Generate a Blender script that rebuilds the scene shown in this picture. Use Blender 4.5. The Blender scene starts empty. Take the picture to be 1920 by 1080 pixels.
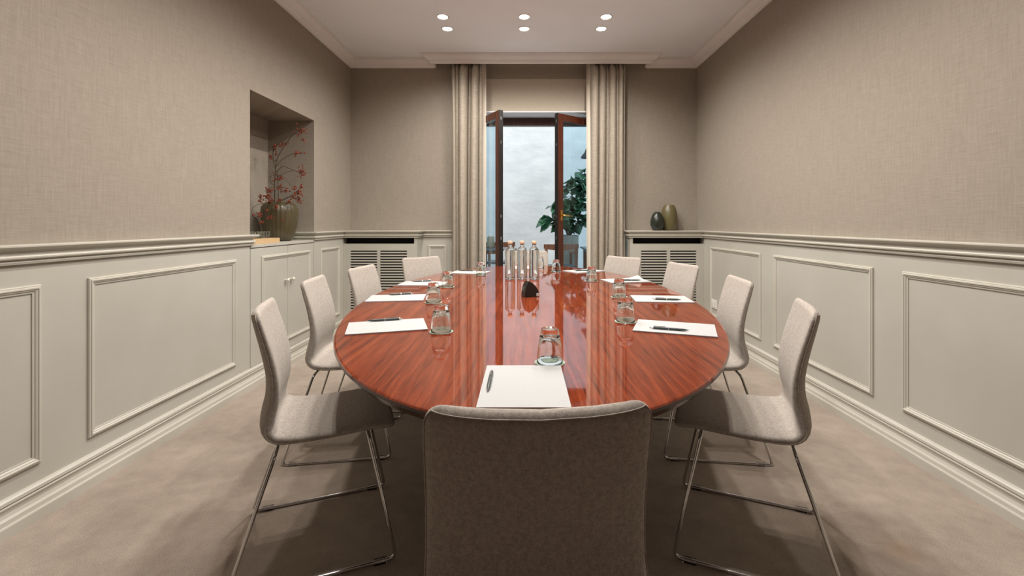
import bpy, bmesh, math, random
from mathutils import Vector, Matrix
R = math.radians
PI = math.pi
random.seed(7)
scene = bpy.context.scene
COL = scene.collection

# ------------------------------------------------------------------ camera
CAM_H = 1.155
cam_d = bpy.data.cameras.new('camera')
cam_d.sensor_width = 36
cam_d.lens = 860 / 1920 * 36
cam_d.shift_x = (960 - 983) / 1920
cam_d.shift_y = -(540 - 418) / 1920
cam_d.clip_start = 0.05
cam = bpy.data.objects.new('camera', cam_d)
cam.location = (0, 0, CAM_H)
cam.rotation_euler = (PI / 2, 0, 0)
COL.objects.link(cam)
scene.camera = cam
# ------------------------------------------------------------------ world, exposure
SKY = 2.5
SPOT_W = 42.0
w = bpy.data.worlds.new('sky')
scene.world = w
w.use_nodes = True
bg = w.node_tree.nodes['Background']
bg.inputs[0].default_value = (0.90, 0.955, 1.0, 1)
bg.inputs[1].default_value = SKY
vs = scene.view_settings
vs.view_transform = 'Standard'
vs.look = 'None'
vs.exposure = 0.0
vs.gamma = 1
vs.use_curve_mapping = False
LIGHT_COL = (1.0, 0.95, 0.90)

# ------------------------------------------------------------------ materials
def srgb(r, g, b):
    f = lambda c: (c / 255 / 12.92) if c / 255 <= 0.04045 else ((c / 255 + 0.055) / 1.055) ** 2.4
    return (f(r), f(g), f(b), 1)

class M:
    """small node builder"""
    def __init__(s, name):
        s.m = bpy.data.materials.new(name)
        s.m.use_nodes = True
        s.t = s.m.node_tree
        s.p = s.t.nodes['Principled BSDF']
        s.out = s.t.nodes['Material Output']
    def n(s, kind, **kw):
        nd = s.t.nodes.new(kind)
        for k, v in kw.items():
            if k.startswith('i_'):
                nd.inputs[int(k[2:]) if k[2:].isdigit() else k[2:].replace('_', ' ')].default_value = v
            else:
                setattr(nd, k, v)
        return nd
    def l(s, a, b):
        s.t.links.new(a, b)
    def math(s, op, a, b=None, clamp=False):
        nd = s.n('ShaderNodeMath', operation=op)
        nd.use_clamp = clamp
        for i, v in enumerate((a, b)):
            if v is None: continue
            if isinstance(v, (int, float)): nd.inputs[i].default_value = v
            else: s.l(v, nd.inputs[i])
        return nd.outputs[0]
    def noise(s, vec, scale=5, detail=2, rough=0.5):
        nd = s.n('ShaderNodeTexNoise')
        nd.inputs['Scale'].default_value = scale
        nd.inputs['Detail'].default_value = detail
        nd.inputs['Roughness'].default_value = rough
        if vec is not None: s.l(vec, nd.inputs['Vector'])
        return nd.outputs['Fac']
    def vmul(s, vec, xyz):
        nd = s.n('ShaderNodeVectorMath', operation='MULTIPLY')
        s.l(vec, nd.inputs[0]); nd.inputs[1].default_value = xyz
        return nd.outputs[0]
    def ramp(s, fac, stops):
        nd = s.n('ShaderNodeValToRGB')
        while len(nd.color_ramp.elements) < len(stops): nd.color_ramp.elements.new(0.5)
        for e, (p, c) in zip(nd.color_ramp.elements, stops):
            e.position = p; e.color = c
        s.l(fac, nd.inputs[0])
        return nd.outputs[0]
    def obj(s):
        return s.n('ShaderNodeTexCoord').outputs['Object']
    def pos(s):
        return s.n('ShaderNodeNewGeometry').outputs['Position']
    def bump(s, h, dist=0.001, strength=0.5):
        nd = s.n('ShaderNodeBump')
        nd.inputs['Distance'].default_value = dist
        nd.inputs['Strength'].default_value = strength
        s.l(h, nd.inputs['Height'])
        s.l(nd.outputs[0], s.p.inputs['Normal'])
    def set(s, **kw):
        for k, v in kw.items():
            s.p.inputs[k.replace('_', ' ')].default_value = v
        return s

def plain(name, col, rough=0.5, metal=0.0, **kw):
    m = M(name)
    m.set(Base_Color=col, Roughness=rough, Metallic=metal, **kw)
    return m.m

def wallpaper():
    m = M('linen_wallpaper')
    sep = m.n('ShaderNodeSeparateXYZ'); m.l(m.pos(), sep.inputs[0])
    h = m.math('ADD', sep.outputs[0], sep.outputs[1])
    cmb = m.n('ShaderNodeCombineXYZ'); m.l(h, cmb.inputs[0]); m.l(sep.outputs[2], cmb.inputs[1])
    v = cmb.outputs[0]
    a = m.noise(m.vmul(v, (560, 16, 1)), 1, 3, 0.6)
    b = m.noise(m.vmul(v, (16, 560, 1)), 1, 3, 0.6)
    c = m.noise(m.vmul(v, (110, 5, 1)), 1, 2, 0.6)
    d = m.noise(m.vmul(v, (7, 170, 1)), 1, 2, 0.6)
    t = m.math('ADD', m.math('ADD', a, b), m.math('MULTIPLY', m.math('ADD', c, d), 0.6))
    t = m.math('MULTIPLY', t, 1 / 3.2)
    col = m.ramp(t, [(0.33, (0.235, 0.200, 0.158, 1)), (0.5, (0.308, 0.270, 0.220, 1)), (0.66, (0.375, 0.332, 0.276, 1))])
    m.l(col, m.p.inputs['Base Color'])
    m.set(Roughness=0.85)
    m.p.inputs['Specular IOR Level'].default_value = 0.2
    m.bump(t, 0.0015, 0.35)
    return m.m

def carpet():
    m = M('taupe_carpet')
    p = m.pos()
    big = m.noise(m.vmul(p, (1, 1, 1)), 2.2, 4, 0.6)
    mid = m.noise(p, 14, 3, 0.6)
    fine = m.noise(p, 260, 3, 0.7)
    t = m.math('ADD', m.math('MULTIPLY', big, 0.30), m.math('ADD', m.math('MULTIPLY', mid, 0.20), m.math('MULTIPLY', fine, 0.62)))
    col = m.ramp(t, [(0.42, (0.27, 0.21, 0.165, 1)), (0.58, (0.40, 0.325, 0.26, 1)), (0.72, (0.52, 0.43, 0.355, 1))])
    # the small rusty stain near the right wall
    dn = m.n('ShaderNodeVectorMath', operation='DISTANCE'); m.l(p, dn.inputs[0]); dn.inputs[1].default_value = (1.33, 1.62, 0)
    s_ = m.math('MULTIPLY', m.math('SUBTRACT', 1.0, m.math('MULTIPLY', dn.outputs['Value'], 11.0), clamp=True), m.math('GREATER_THAN', fine, 0.48))
    mx = m.n('ShaderNodeMixRGB'); m.l(m.math('MULTIPLY', s_, 0.5), mx.inputs[0]); m.l(col, mx.inputs[1]); mx.inputs[2].default_value = (0.33, 0.16, 0.05, 1)
    m.l(mx.outputs[0], m.p.inputs['Base Color'])
    m.set(Roughness=0.95)
    m.p.inputs['Specular IOR Level'].default_value = 0.1
    m.p.inputs['Sheen Weight'].default_value = 0.25
    m.bump(m.math('ADD', fine, m.math('MULTIPLY', mid, 0.6)), 0.006, 0.7)
    return m.m

def paint(name, c0, c1, rough=0.45):
    m = M(name)
    t = m.noise(m.pos(), 3.0, 3, 0.5)
    m.l(m.ramp(t, [(0.35, c0), (0.65, c1)]), m.p.inputs['Base Color'])
    m.set(Roughness=rough)
    m.bump(m.noise(m.pos(), 160, 2), 0.0003, 0.3)
    return m.m

def fabric(name, c0, c1, sc=330, sheen=0.05):
    m = M(name)
    o = m.obj()
    a = m.noise(o, sc, 3, 0.7)
    b = m.noise(o, sc * 0.33, 2, 0.6)
    t = m.math('ADD', m.math('MULTIPLY', a, 0.6), m.math('MULTIPLY', b, 0.4))
    m.l(m.ramp(t, [(0.38, c0), (0.62, c1)]), m.p.inputs['Base Color'])
    m.set(Roughness=0.9)
    m.p.inputs['Specular IOR Level'].default_value = 0.15
    m.p.inputs['Sheen Weight'].default_value = sheen
    m.bump(a, 0.0012, 0.4)
    return m.m

def curtain_mat():
    m = M('linen_curtain')
    o = m.obj()
    a = m.noise(m.vmul(o, (300, 300, 14)), 1, 3, 0.6)
    b = m.noise(m.vmul(o, (14, 14, 300)), 1, 3, 0.6)
    t = m.math('MULTIPLY', m.math('ADD', a, b), 0.5)
    m.l(m.ramp(t, [(0.35, (0.28, 0.24, 0.19, 1)), (0.65, (0.43, 0.38, 0.31, 1))]), m.p.inputs['Base Color'])
    m.set(Roughness=0.9)
    m.p.inputs['Specular IOR Level'].default_value = 0.1
    m.bump(t, 0.001, 0.3)
    return m.m

def mahogany():
    m = M('mahogany_veneer')
    o = m.obj()
    sep = m.n('ShaderNodeSeparateXYZ'); m.l(o, sep.inputs[0])
    # book-matched veneer leaves 0.30 m wide, the grain runs along the table with a slight swirl
    px = m.math('DIVIDE', sep.outputs[0], 0.30)
    leaf = m.math('FLOOR', px)
    mir = m.math('PINGPONG', sep.outputs[0], 0.30)
    warp = m.noise(m.vmul(o, (2.2, 0.9, 1)), 1, 3, 0.55)
    gx = m.math('ADD', mir, m.math('MULTIPLY', warp, 0.16))
    cmb = m.n('ShaderNodeCombineXYZ')
    m.l(m.math('MULTIPLY', gx, 44), cmb.inputs[0])
    m.l(m.math('MULTIPLY', sep.outputs[1], 0.9), cmb.inputs[1])
    m.l(m.math('MULTIPLY', leaf, 0.35), cmb.inputs[2])
    g1 = m.noise(cmb.outputs[0], 1, 5, 0.62)
    g2 = m.noise(m.vmul(o, (190, 7, 1)), 1, 3, 0.65)
    g3 = m.noise(m.vmul(o, (7, 3, 1)), 1, 2, 0.5)
    t = m.math('ADD', m.math('MULTIPLY', g1, 0.48), m.math('ADD', m.math('MULTIPLY', g2, 0.36), m.math('MULTIPLY', g3, 0.16)))
    col = m.ramp(t, [(0.36, (0.055, 0.012, 0.006, 1)), (0.44, (0.135, 0.024, 0.010, 1)), (0.52, (0.200, 0.036, 0.0135, 1)), (0.64, (0.275, 0.058, 0.020, 1))])
    m.l(col, m.p.inputs['Base Color'])
    m.set(Roughness=0.4)
    m.p.inputs['Specular IOR Level'].default_value = 0.0
    m.p.inputs['Coat Weight'].default_value = 1.0
    m.p.inputs['Coat Roughness'].default_value = 0.035
    m.p.inputs['Coat IOR'].default_value = 1.6
    return m.m

def dark_wood(name, c0, c1, rough=0.35):
    m = M(name)
    o = m.obj()
    g = m.noise(m.vmul(o, (60, 60, 3)), 1, 3, 0.6)
    m.l(m.ramp(g, [(0.35, c0), (0.65, c1)]), m.p.inputs['Base Color'])
    m.set(Roughness=rough)
    return m.m

def paper():
    m = M('squared_paper')
    o = m.obj()
    sep = m.n('ShaderNodeSeparateXYZ'); m.l(o, sep.inputs[0])
    def line(s):
        f = m.math('FRACT', m.math('DIVIDE', s, 0.005))
        return m.math('LESS_THAN', f, 0.10)
    ln = m.math('MAXIMUM', line(sep.outputs[0]), line(sep.outputs[1]))
    mx = m.n('ShaderNodeMixRGB')
    m.l(m.math('MULTIPLY', ln, 0.35), mx.inputs[0])
    mx.inputs[1].default_value = (0.42, 0.42, 0.412, 1)
    mx.inputs[2].default_value = (0.31, 0.34, 0.35, 1)
    m.l(mx.outputs[0], m.p.inputs['Base Color'])
    m.set(Roughness=0.7)
    return m.m

def thin_glass(name, tint=(0.93, 0.97, 0.99, 1)):
    m = M(name)
    tr = m.n('ShaderNodeBsdfTransparent'); tr.inputs[0].default_value = tint
    gl = m.n('ShaderNodeBsdfGlossy'); gl.inputs['Roughness'].default_value = 0.01
    lw = m.n('ShaderNodeLayerWeight'); lw.inputs[0].default_value = 0.5
    fr = m.math('ADD', m.math('MULTIPLY', m.math('POWER', lw.outputs['Facing'], 4.0), 0.9), 0.04)
    mx = m.n('ShaderNodeMixShader')
    m.l(fr, mx.inputs[0]); m.l(tr.outputs[0], mx.inputs[1]); m.l(gl.outputs[0], mx.inputs[2])
    m.l(mx.outputs[0], m.out.inputs['Surface'])
    return m.m

def glass(name, col=(1, 1, 1, 1), rough=0.0, ior=1.48):
    m = M(name)
    m.set(Base_Color=col, Roughness=rough, IOR=ior)
    m.p.inputs['Transmission Weight'].default_value = 1.0
    return m.m

def emit(name, col, s):
    m = M(name)
    m.set(Base_Color=(1, 1, 1, 1))
    m.p.inputs['Emission Color'].default_value = col
    m.p.inputs['Emission Strength'].default_value = s
    return m.m

def plaster():
    m = M('rough_white_plaster')
    p = m.pos()
    t = m.noise(m.vmul(p, (1, 1, 1.6)), 1.6, 5, 0.6)
    m.l(m.ramp(t, [(0.3, (0.66, 0.67, 0.66, 1)), (0.7, (0.82, 0.82, 0.80, 1))]), m.p.inputs['Base Color'])
    m.set(Roughness=0.9)
    m.bump(m.noise(m.vmul(p, (1, 1, 2.2)), 3.5, 4, 0.5), 0.05, 0.35)
    return m.m

MAT = dict(
    wall=wallpaper(), carpet=carpet(),
    dado=paint('greige_paint', (0.445, 0.425, 0.365, 1), (0.475, 0.455, 0.395, 1), 0.42),
    trim=paint('cream_trim_paint', (0.50, 0.475, 0.405, 1), (0.545, 0.52, 0.45, 1), 0.36),
    ceil=paint('white_ceiling_paint', (0.88, 0.91, 0.95, 1), (0.90, 0.93, 0.97, 1), 0.8),
    cornice=paint('cornice_paint', (0.80, 0.78, 0.77, 1), (0.84, 0.82, 0.81, 1), 0.6),
    seat=fabric('oatmeal_felt', (0.31, 0.272, 0.236, 1), (0.475, 0.425, 0.372, 1)),
    curtain=curtain_mat(),
    blind=fabric('blind_fabric', (0.47, 0.41, 0.32, 1), (0.56, 0.50, 0.41, 1), 300, 0.0),
    lining=plain('curtain_lining', (0.62, 0.56, 0.47, 1), 0.9),
    table=mahogany(),
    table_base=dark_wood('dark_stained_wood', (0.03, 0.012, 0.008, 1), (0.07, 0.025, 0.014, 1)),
    edge=plain('dark_edge_lacquer', (0.05, 0.016, 0.010, 1), 0.12),
    doorwood=dark_wood('door_mahogany', (0.045, 0.011, 0.006, 1), (0.10, 0.024, 0.011, 1), 0.3),
    doordark=plain('door_edge_black', (0.012, 0.008, 0.007, 1), 0.4),
    outwood=dark_wood('teak_wood', (0.10, 0.035, 0.016, 1), (0.20, 0.075, 0.032, 1), 0.4),
    chrome=plain('chrome', (0.62, 0.61, 0.60, 1), 0.12, 1.0),
    steel=plain('brushed_steel', (0.5, 0.5, 0.5, 1), 0.3, 1.0),
    brass=plain('brass', (0.78, 0.46, 0.12, 1), 0.22, 1.0),
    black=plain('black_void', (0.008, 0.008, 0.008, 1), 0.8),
    blackp=plain('black_plastic', (0.012, 0.014, 0.012, 1), 0.22),
    greyp=plain('grey_plastic', (0.11, 0.12, 0.10, 1), 0.35),
    pen=plain('pen_grey', (0.055, 0.065, 0.065, 1), 0.3),
    white=plain('white_plastic', (0.75, 0.73, 0.68, 1), 0.4),
    knob=plain('ivory_knob', (0.70, 0.66, 0.56, 1), 0.3),
    paper=paper(),
    print=plain('grey_print', (0.45, 0.46, 0.46, 1), 0.8),
    pane=thin_glass('window_glass', (0.80, 0.90, 0.95, 1)),
    glass=glass('clear_glass', (0.985, 1.0, 0.99, 1)),
    thickglass=glass('greenish_glass', (0.93, 0.98, 0.95, 1), 0.0, 1.5),
    water=glass('water', (1, 1, 1, 1), 0.0, 1.33),
    clearp=glass('clear_plastic', (0.95, 0.95, 0.95, 1), 0.15, 1.4),
    cap=plain('pale_wooden_cap', (0.72, 0.50, 0.34, 1), 0.5),
    coaster=plain('pale_green_card', (0.25, 0.36, 0.26, 1), 0.7),
    leafprint=plain('white_leaf_print', (0.52, 0.55, 0.52, 1), 0.6),
    coasteredge=plain('white_card_edge', (0.45, 0.48, 0.42, 1), 0.7),
    smoke=None, twig=plain('brown_twig', (0.045, 0.030, 0.018, 1), 0.8),
    berry=plain('rust_berry', (0.21, 0.032, 0.008, 1), 0.7),
    oak=dark_wood('oak', (0.50, 0.33, 0.16, 1), (0.64, 0.45, 0.25, 1), 0.5),
    vdark=plain('dark_green_ceramic', (0.018, 0.022, 0.016, 1), 0.3),
    volive=plain('olive_frosted_glass', (0.115, 0.095, 0.040, 1), 0.35),
    plaster=plaster(),
    stone=paint('courtyard_stone', (0.74, 0.74, 0.74, 1), (0.82, 0.82, 0.82, 1), 0.8),
    reveal=plain('white_reveal', (0.72, 0.74, 0.76, 1), 0.7),
    planter=paint('grey_planter', (0.20, 0.20, 0.17, 1), (0.28, 0.28, 0.24, 1), 0.7),
    figleaf=None, soil=plain('soil', (0.03, 0.02, 0.015, 1), 0.95),
    lamp=emit('lamp_lens', (1.0, 0.90, 0.76, 1), 30.0),
    rattan=fabric('rattan', (0.25, 0.22, 0.15, 1), (0.42, 0.38, 0.28, 1), 200, 0),
    iron=plain('black_iron', (0.02, 0.02, 0.022, 1), 0.5),
    slate=plain('slate_top', (0.10, 0.115, 0.13, 1), 0.35),
)
def fig():
    m = M('fig_leaf')
    t = m.noise(m.obj(), 9, 3)
    m.l(m.ramp(t, [(0.35, (0.014, 0.055, 0.028, 1)), (0.7, (0.06, 0.19, 0.085, 1))]), m.p.inputs['Base Color'])
    m.set(Roughness=0.24)
    return m.m
MAT['figleaf'] = fig()
def smoke():
    m = M('olive_smoked_glass')
    m.set(Base_Color=(0.10, 0.078, 0.034, 1), Roughness=0.4)
    m.p.inputs['Transmission Weight'].default_value = 0.25
    m.p.inputs['Coat Weight'].default_value = 0.25
    return m.m
MAT['smoke'] = smoke()

# ------------------------------------------------------------------ mesh helpers
def mesh_obj(name, bm, mats, parent=None, smooth=False, angle=None, recalc=True):
    if recalc: bmesh.ops.recalc_face_normals(bm, faces=bm.faces)
    me = bpy.data.meshes.new(name)
    bm.to_mesh(me); bm.free()
    if not isinstance(mats, (list, tuple)): mats = [mats]
    for m in mats: me.materials.append(m)
    if smooth:
        for p in me.polygons: p.use_smooth = True
        if angle is not None:
            me.set_sharp_from_angle(angle=R(angle))
    o = bpy.data.objects.new(name, me)
    COL.objects.link(o)
    if parent is not None: o.parent = parent
    return o

def box(bm, x0, x1, y0, y1, z0, z1, mi=0, bev=0.0, seg=2):
    vs_ = [bm.verts.new(p) for p in ((x0,y0,z0),(x1,y0,z0),(x1,y1,z0),(x0,y1,z0),(x0,y0,z1),(x1,y0,z1),(x1,y1,z1),(x0,y1,z1))]
    fs = []
    for q in ((0,3,2,1),(4,5,6,7),(0,1,5,4),(1,2,6,5),(2,3,7,6),(3,0,4,7)):
        f = bm.faces.new([vs_[i] for i in q]); f.material_index = mi; fs.append(f)
    if bev > 0:
        es = list({e for f in fs for e in f.edges})
        bmesh.ops.bevel(bm, geom=es, offset=bev, segments=seg, profile=0.5, affect='EDGES')
    return fs

def lathe(bm, prof, seg=32, cx=0, cy=0, cz=0, mi=0, rfun=None):
    """prof: list of (r, z); closed by poles where r == 0"""
    rings = []
    for r, z in prof:
        if r < 1e-6:
            rings.append([bm.verts.new((cx, cy, cz + z))])
        else:
            ring = []
            for k in range(seg):
                a = 2 * PI * k / seg
                rr = r * (rfun(a, z) if rfun else 1)
                ring.append(bm.verts.new((cx + rr * math.cos(a), cy + rr * math.sin(a), cz + z)))
            rings.append(ring)
    for A, B in zip(rings, rings[1:]):
        for k in range(seg):
            k2 = (k + 1) % seg
            if len(A) == 1 and len(B) == 1: break
            if len(A) == 1: f = bm.faces.new((A[0], B[k2], B[k]))
            elif len(B) == 1: f = bm.faces.new((A[k], A[k2], B[0]))
            else: f = bm.faces.new((A[k], A[k2], B[k2], B[k]))
            f.material_index = mi

def rounded(pts, rad=0.03, n=5, closed=False):
    """round the corners of a polyline"""
    P = [Vector(p) for p in pts]
    out = []
    N = len(P)
    for i, p in enumerate(P):
        if not closed and (i == 0 or i == N - 1):
            out.append(p); continue
        a = P[i - 1]; b = P[(i + 1) % N]
        da = (a - p); db = (b - p)
        r = min(rad, da.length * 0.45, db.length * 0.45)
        p0 = p + da.normalized() * r; p1 = p + db.normalized() * r
        for k in range(n + 1):
            t = k / n
            out.append(p0 * (1 - t) ** 2 + p * 2 * t * (1 - t) + p1 * t ** 2)
    return out

def tube(bm, pts, rad, seg=8, mi=0, closed=False, caps=True):
    P = [Vector(p) for p in pts]
    rads = rad if isinstance(rad, (list, tuple)) else [rad] * len(P)
    N = len(P)
    rings = []
    up = None
    for i in range(N):
        if closed: d = (P[(i + 1) % N] - P[i - 1])
        elif i == 0: d = P[1] - P[0]
        elif i == N - 1: d = P[-1] - P[-2]
        else: d = P[i + 1] - P[i - 1]
        d.normalize()
        if up is None:
            up = Vector((0, 0, 1)) if abs(d.z) < 0.9 else Vector((1, 0, 0))
        x = up.cross(d)
        if x.length < 1e-6: x = Vector((1, 0, 0)).cross(d)
        x.normalize(); y = d.cross(x).normalized(); up = y
        rings.append([bm.verts.new(P[i] + (x * math.cos(2*PI*k/seg) + y * math.sin(2*PI*k/seg)) * rads[i]) for k in range(seg)])
    rng = range(N) if closed else range(N - 1)
    for i in rng:
        A = rings[i]; B = rings[(i + 1) % N]
        for k in range(seg):
            f = bm.faces.new((A[k], A[(k+1) % seg], B[(k+1) % seg], B[k])); f.material_index = mi
    if caps and not closed:
        f = bm.faces.new(rings[0][::-1]); f.material_index = mi
        f = bm.faces.new(rings[-1]); f.material_index = mi

def sweep(bm, path, prof, mi=0, mk=None):
    """profile (out, z) extruded along a 2D path with mitres; the room lies on the right hand of the path"""
    P = [Vector((p[0], p[1])) for p in path]
    N = len(P)
    rings = []
    for i in range(N):
        def nrm(a, b):
            d = (b - a).normalized(); return Vector((d.y, -d.x))
        if i == 0: m = nrm(P[0], P[1]); s = 1
        elif i == N - 1: m = nrm(P[-2], P[-1]); s = 1
        else:
            n1 = nrm(P[i-1], P[i]); n2 = nrm(P[i], P[i+1])
            m = (n1 + n2).normalized(); s = 1 / max(0.2, m.dot(n1))
        rings.append([bm.verts.new((P[i].x + m.x * o * s, P[i].y + m.y * o * s, z)) for o, z in prof])
    K = len(prof)
    for A, B in zip(rings, rings[1:]):
        for k in range(K):
            f = bm.faces.new((A[k], A[(k+1) % K], B[(k+1) % K], B[k])); f.material_index = mi
    bm.faces.new(rings[0][::-1]).material_index = mi
    bm.faces.new(rings[-1]).material_index = mi

def frame_moulding(bm, plane, c, u0, u1, z0, z1, out, width=0.032, depth=0.014, mi=0):
    """picture-frame moulding. plane 'x': on a wall at x=c, u is y; plane 'y': wall at y=c, u is x; out = +-1 into the room"""
    prof = [(0, 0), (0, 0.5), (0.10, 0.75), (0.22, 0.72), (0.30, 1.0), (0.45, 1.0), (0.55, 0.72), (0.68, 0.66), (0.82, 0.30), (0.90, 0.36), (1.0, 0.30), (1.0, 0)]
    corners = [(u0, z0, 1, 1), (u1, z0, -1, 1), (u1, z1, -1, -1), (u0, z1, 1, -1)]
    rings = []
    for (u, z, su, sz) in corners:
        ring = []
        for a, b in prof:
            uu = u + su * a * width; zz = z + sz * a * width; d = c + out * b * depth
            ring.append(bm.verts.new((d, uu, zz) if plane == 'x' else (uu, d, zz)))
        rings.append(ring)
    K = len(prof)
    for i in range(4):
        A = rings[i]; B = rings[(i + 1) % 4]
        for k in range(K):
            bm.faces.new((A[k], A[(k+1) % K], B[(k+1) % K], B[k])).material_index = mi

def tag(o, label, cat, group=None, kind=None):
    if label: o['label'] = label
    if cat: o['category'] = cat
    if group: o['group'] = group
    if kind: o['kind'] = kind
    return o

def thing(name, label, cat, loc=(0, 0, 0), rz=0, group=None):
    o = bpy.data.objects.new(name, None)
    o.empty_display_size = 0.1
    COL.objects.link(o)
    o.location = loc; o.rotation_euler = (0, 0, rz)
    return tag(o, label, cat, group)

def struct(name, bm, mats, label=None, **kw):
    o = mesh_obj(name, bm, mats, **kw)
    o['kind'] = 'structure'
    if label: o['label'] = label
    return o

def dup(root, loc, rz, label, group=None):
    r = root.copy(); COL.objects.link(r)
    r.location = loc; r.rotation_euler = (0, 0, rz)
    r['label'] = label
    if group: r['group'] = group
    def rec(src, dst):
        for ch in list(src.children):
            c = ch.copy(); COL.objects.link(c); c.parent = dst
            rec(ch, c)
    rec(root, r)
    return r

# ------------------------------------------------------------------ room shell
XL, XR = -1.92, 1.905
YB, YF = 5.07, -0.45          # back wall, wall behind the camera
YC = 4.86                    # face of the radiator covers
ZC = 2.95
ZD = 1.03                    # top of the painted dado
NX = -2.34; NY0, NY1 = 3.21, 4.19; NZ = 2.09    # niche in the left wall
WX0, WX1 = -0.795, 1.12      # window recess
DX0, DX1 = -0.62, 0.89       # french door frame
YD = 5.36

def wbox(bm, x0, x1, y0, y1, z0, z1):
    if z0 < ZD < z1:
        box(bm, x0, x1, y0, y1, z0, ZD, 1); box(bm, x0, x1, y0, y1, ZD, z1, 0)
    else:
        box(bm, x0, x1, y0, y1, z0, z1, 1 if z1 <= ZD else 0)
WM = [MAT['wall'], MAT['dado']]

bm = bmesh.new(); box(bm, XL - 0.6, XR + 0.2, YF - 0.1, YD + 0.07, -0.1, 0)
struct('floor', bm, MAT['carpet'], 'taupe carpet floor of the meeting room')
bm = bmesh.new(); box(bm, XL - 0.6, XR + 0.2, YF - 0.1, YD + 0.3, ZC, ZC + 0.25)
struct('ceiling', bm, MAT['ceil'], 'white painted ceiling with recessed downlights')

bm = bmesh.new()
wbox(bm, XL - 0.5, XL, YF, NY0, 0, ZC)
wbox(bm, XL - 0.5, XL, NY1, YB + 0.3, 0, ZC)
wbox(bm, XL - 0.5, XL, NY0, NY1, NZ, ZC)
wbox(bm, XL - 0.5, NX, NY0, NY1, 0, NZ)
struct('wall_left', bm, WM, 'left wall with beige linen wallpaper above greige panelling and a niche')
bm = bmesh.new(); wbox(bm, XR, XR + 0.15, YF, YB + 0.3, 0, ZC)
struct('wall_right', bm, WM, 'right wall with beige linen wallpaper above greige panelling')
bm = bmesh.new()
wbox(bm, XL, WX0, YB, YB + 0.29, 0, ZC)
wbox(bm, WX1, XR, YB, YB + 0.29, 0, ZC)
box(bm, WX0, WX1, 5.24, YD + 0.02, 2.40, ZC, 0)
struct('wall_back', bm, WM, 'end wall around the french window')
bm = bmesh.new(); wbox(bm, XL - 0.5, XR + 0.15, YF - 0.1, YF, 0, ZC)  # unseen wall, set close and dark to keep bounce off the near chair back
struct('wall_front', bm, MAT['table_base'], 'unseen dark wall set close behind the camera to cut bounce light')
# white reveals and outer wall around the door
bm = bmesh.new()
box(bm, XL - 0.6, DX0, YD, YD + 0.30, 0, 6.5); box(bm, DX1, XR + 0.3, YD, YD + 0.30, 0, 6.5)
box(bm, DX0, DX1, YD + 0.02, YD + 0.30, 2.385, 6.5)
struct('wall_outer', bm, MAT['reveal'], 'white plastered reveal of the french window')
bm = bmesh.new()
box(bm, WX0, WX1, 5.10, YD + 0.019, 2.385, 2.399)
struct('trim_12', bm, MAT['reveal'], 'white soffit above the french window')

# ---- chair rail
RAIL = [(0, 0.998), (0.014, 0.998), (0.016, 1.006), (0.014, 1.010), (0.012, 1.013), (0.018, 1.015), (0.027, 1.020), (0.028, 1.026), (0.024, 1.031),
        (0.014, 1.036), (0.013, 1.043), (0.018, 1.050), (0.021, 1.052), (0.026, 1.053), (0.038, 1.058), (0.043, 1.064), (0.043, 1.070), (0.038, 1.073), (0, 1.073)]
bm = bmesh.new()
sweep(bm, [(XL, YF), (XL, NY0 + 0.002), (XL - 0.06, NY0 + 0.002)], RAIL)
struct('trim_1', bm, MAT['trim'], 'cream chair rail on the left wall before the niche')
bm = bmesh.new()
sweep(bm, [(NX, NY1), (XL, NY1), (XL, YC), (-1.136, YC), (-1.136, YB), (WX0, YB), (WX0, YB + 0.1)], RAIL)
box(bm, XL + 0.001, -1.137, YC + 0.001, YB - 0.001, 1.045, 1.0725)
struct('trim_2', bm, MAT['trim'], 'cream chair rail running from the niche over the left radiator cover')
bm = bmesh.new()
sweep(bm, [(WX1, YB), (WX1, YC), (XR, YC), (XR, YF)], RAIL)
box(bm, WX1 + 0.001, XR - 0.001, YC + 0.001, YB - 0.001, 1.045, 1.0725)
struct('trim_3', bm, MAT['trim'], 'cream chair rail over the right radiator cover and along the right wall')
# ---- baseboards
BASE = [(0, 0), (0.034, 0), (0.034, 0.040), (0.032, 0.044), (0.026, 0.046), (0.0255, 0.049), (0.024, 0.062), (0.018, 0.070), (0.014, 0.082), (0.015, 0.094),
        (0.021, 0.104), (0.021, 0.108), (0.0145, 0.1105), (0.0145, 0.113), (0.020, 0.116), (0.0195, 0.128), (0.014, 0.134), (0, 0.136)]
bm = bmesh.new(); sweep(bm, [(XL, YF), (XL, YC), (-1.136, YC), (-1.136, YB), (WX0, YB), (WX0, YD)], BASE)
struct('baseboard_left', bm, MAT['trim'], 'moulded cream baseboard along the left wall')
bm = bmesh.new(); sweep(bm, [(WX1, YD), (WX1, YC), (XR, YC), (XR, YF)], BASE)
struct('baseboard_right', bm, MAT['trim'], 'moulded cream baseboard along the right wall')
# ---- cornice
CORN = [(0, 2.949), (0.105, 2.949), (0.105, 2.940), (0.094, 2.938), (0.094, 2.932), (0.088, 2.931), (0.080, 2.918), (0.066, 2.905), (0.048, 2.895), (0.044, 2.894), (0.044, 2.888), (0.034, 2.886),
        (0.034, 2.880), (0.030, 2.872), (0.020, 2.868), (0.014, 2.864), (0, 2.864)]
PX0, PX1, PY = -0.985, 1.345, 4.93
bm = bmesh.new()
sweep(bm, [(XL, YF), (XL, YB), (PX0, YB), (PX0, PY), (PX1, PY), (PX1, YB), (XR, YB), (XR, YF)], CORN)
box(bm, PX0, PX1, PY, PY + 0.02, 2.872, 2.949)
box(bm, PX0, PX0 + 0.015, PY + 0.02, YB, 2.872, 2.949); box(bm, PX1 - 0.015, PX1, PY + 0.02, YB, 2.872, 2.949)
struct('trim_4', bm, MAT['cornice'], 'white plaster cornice with pelmet over the curtains')
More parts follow.
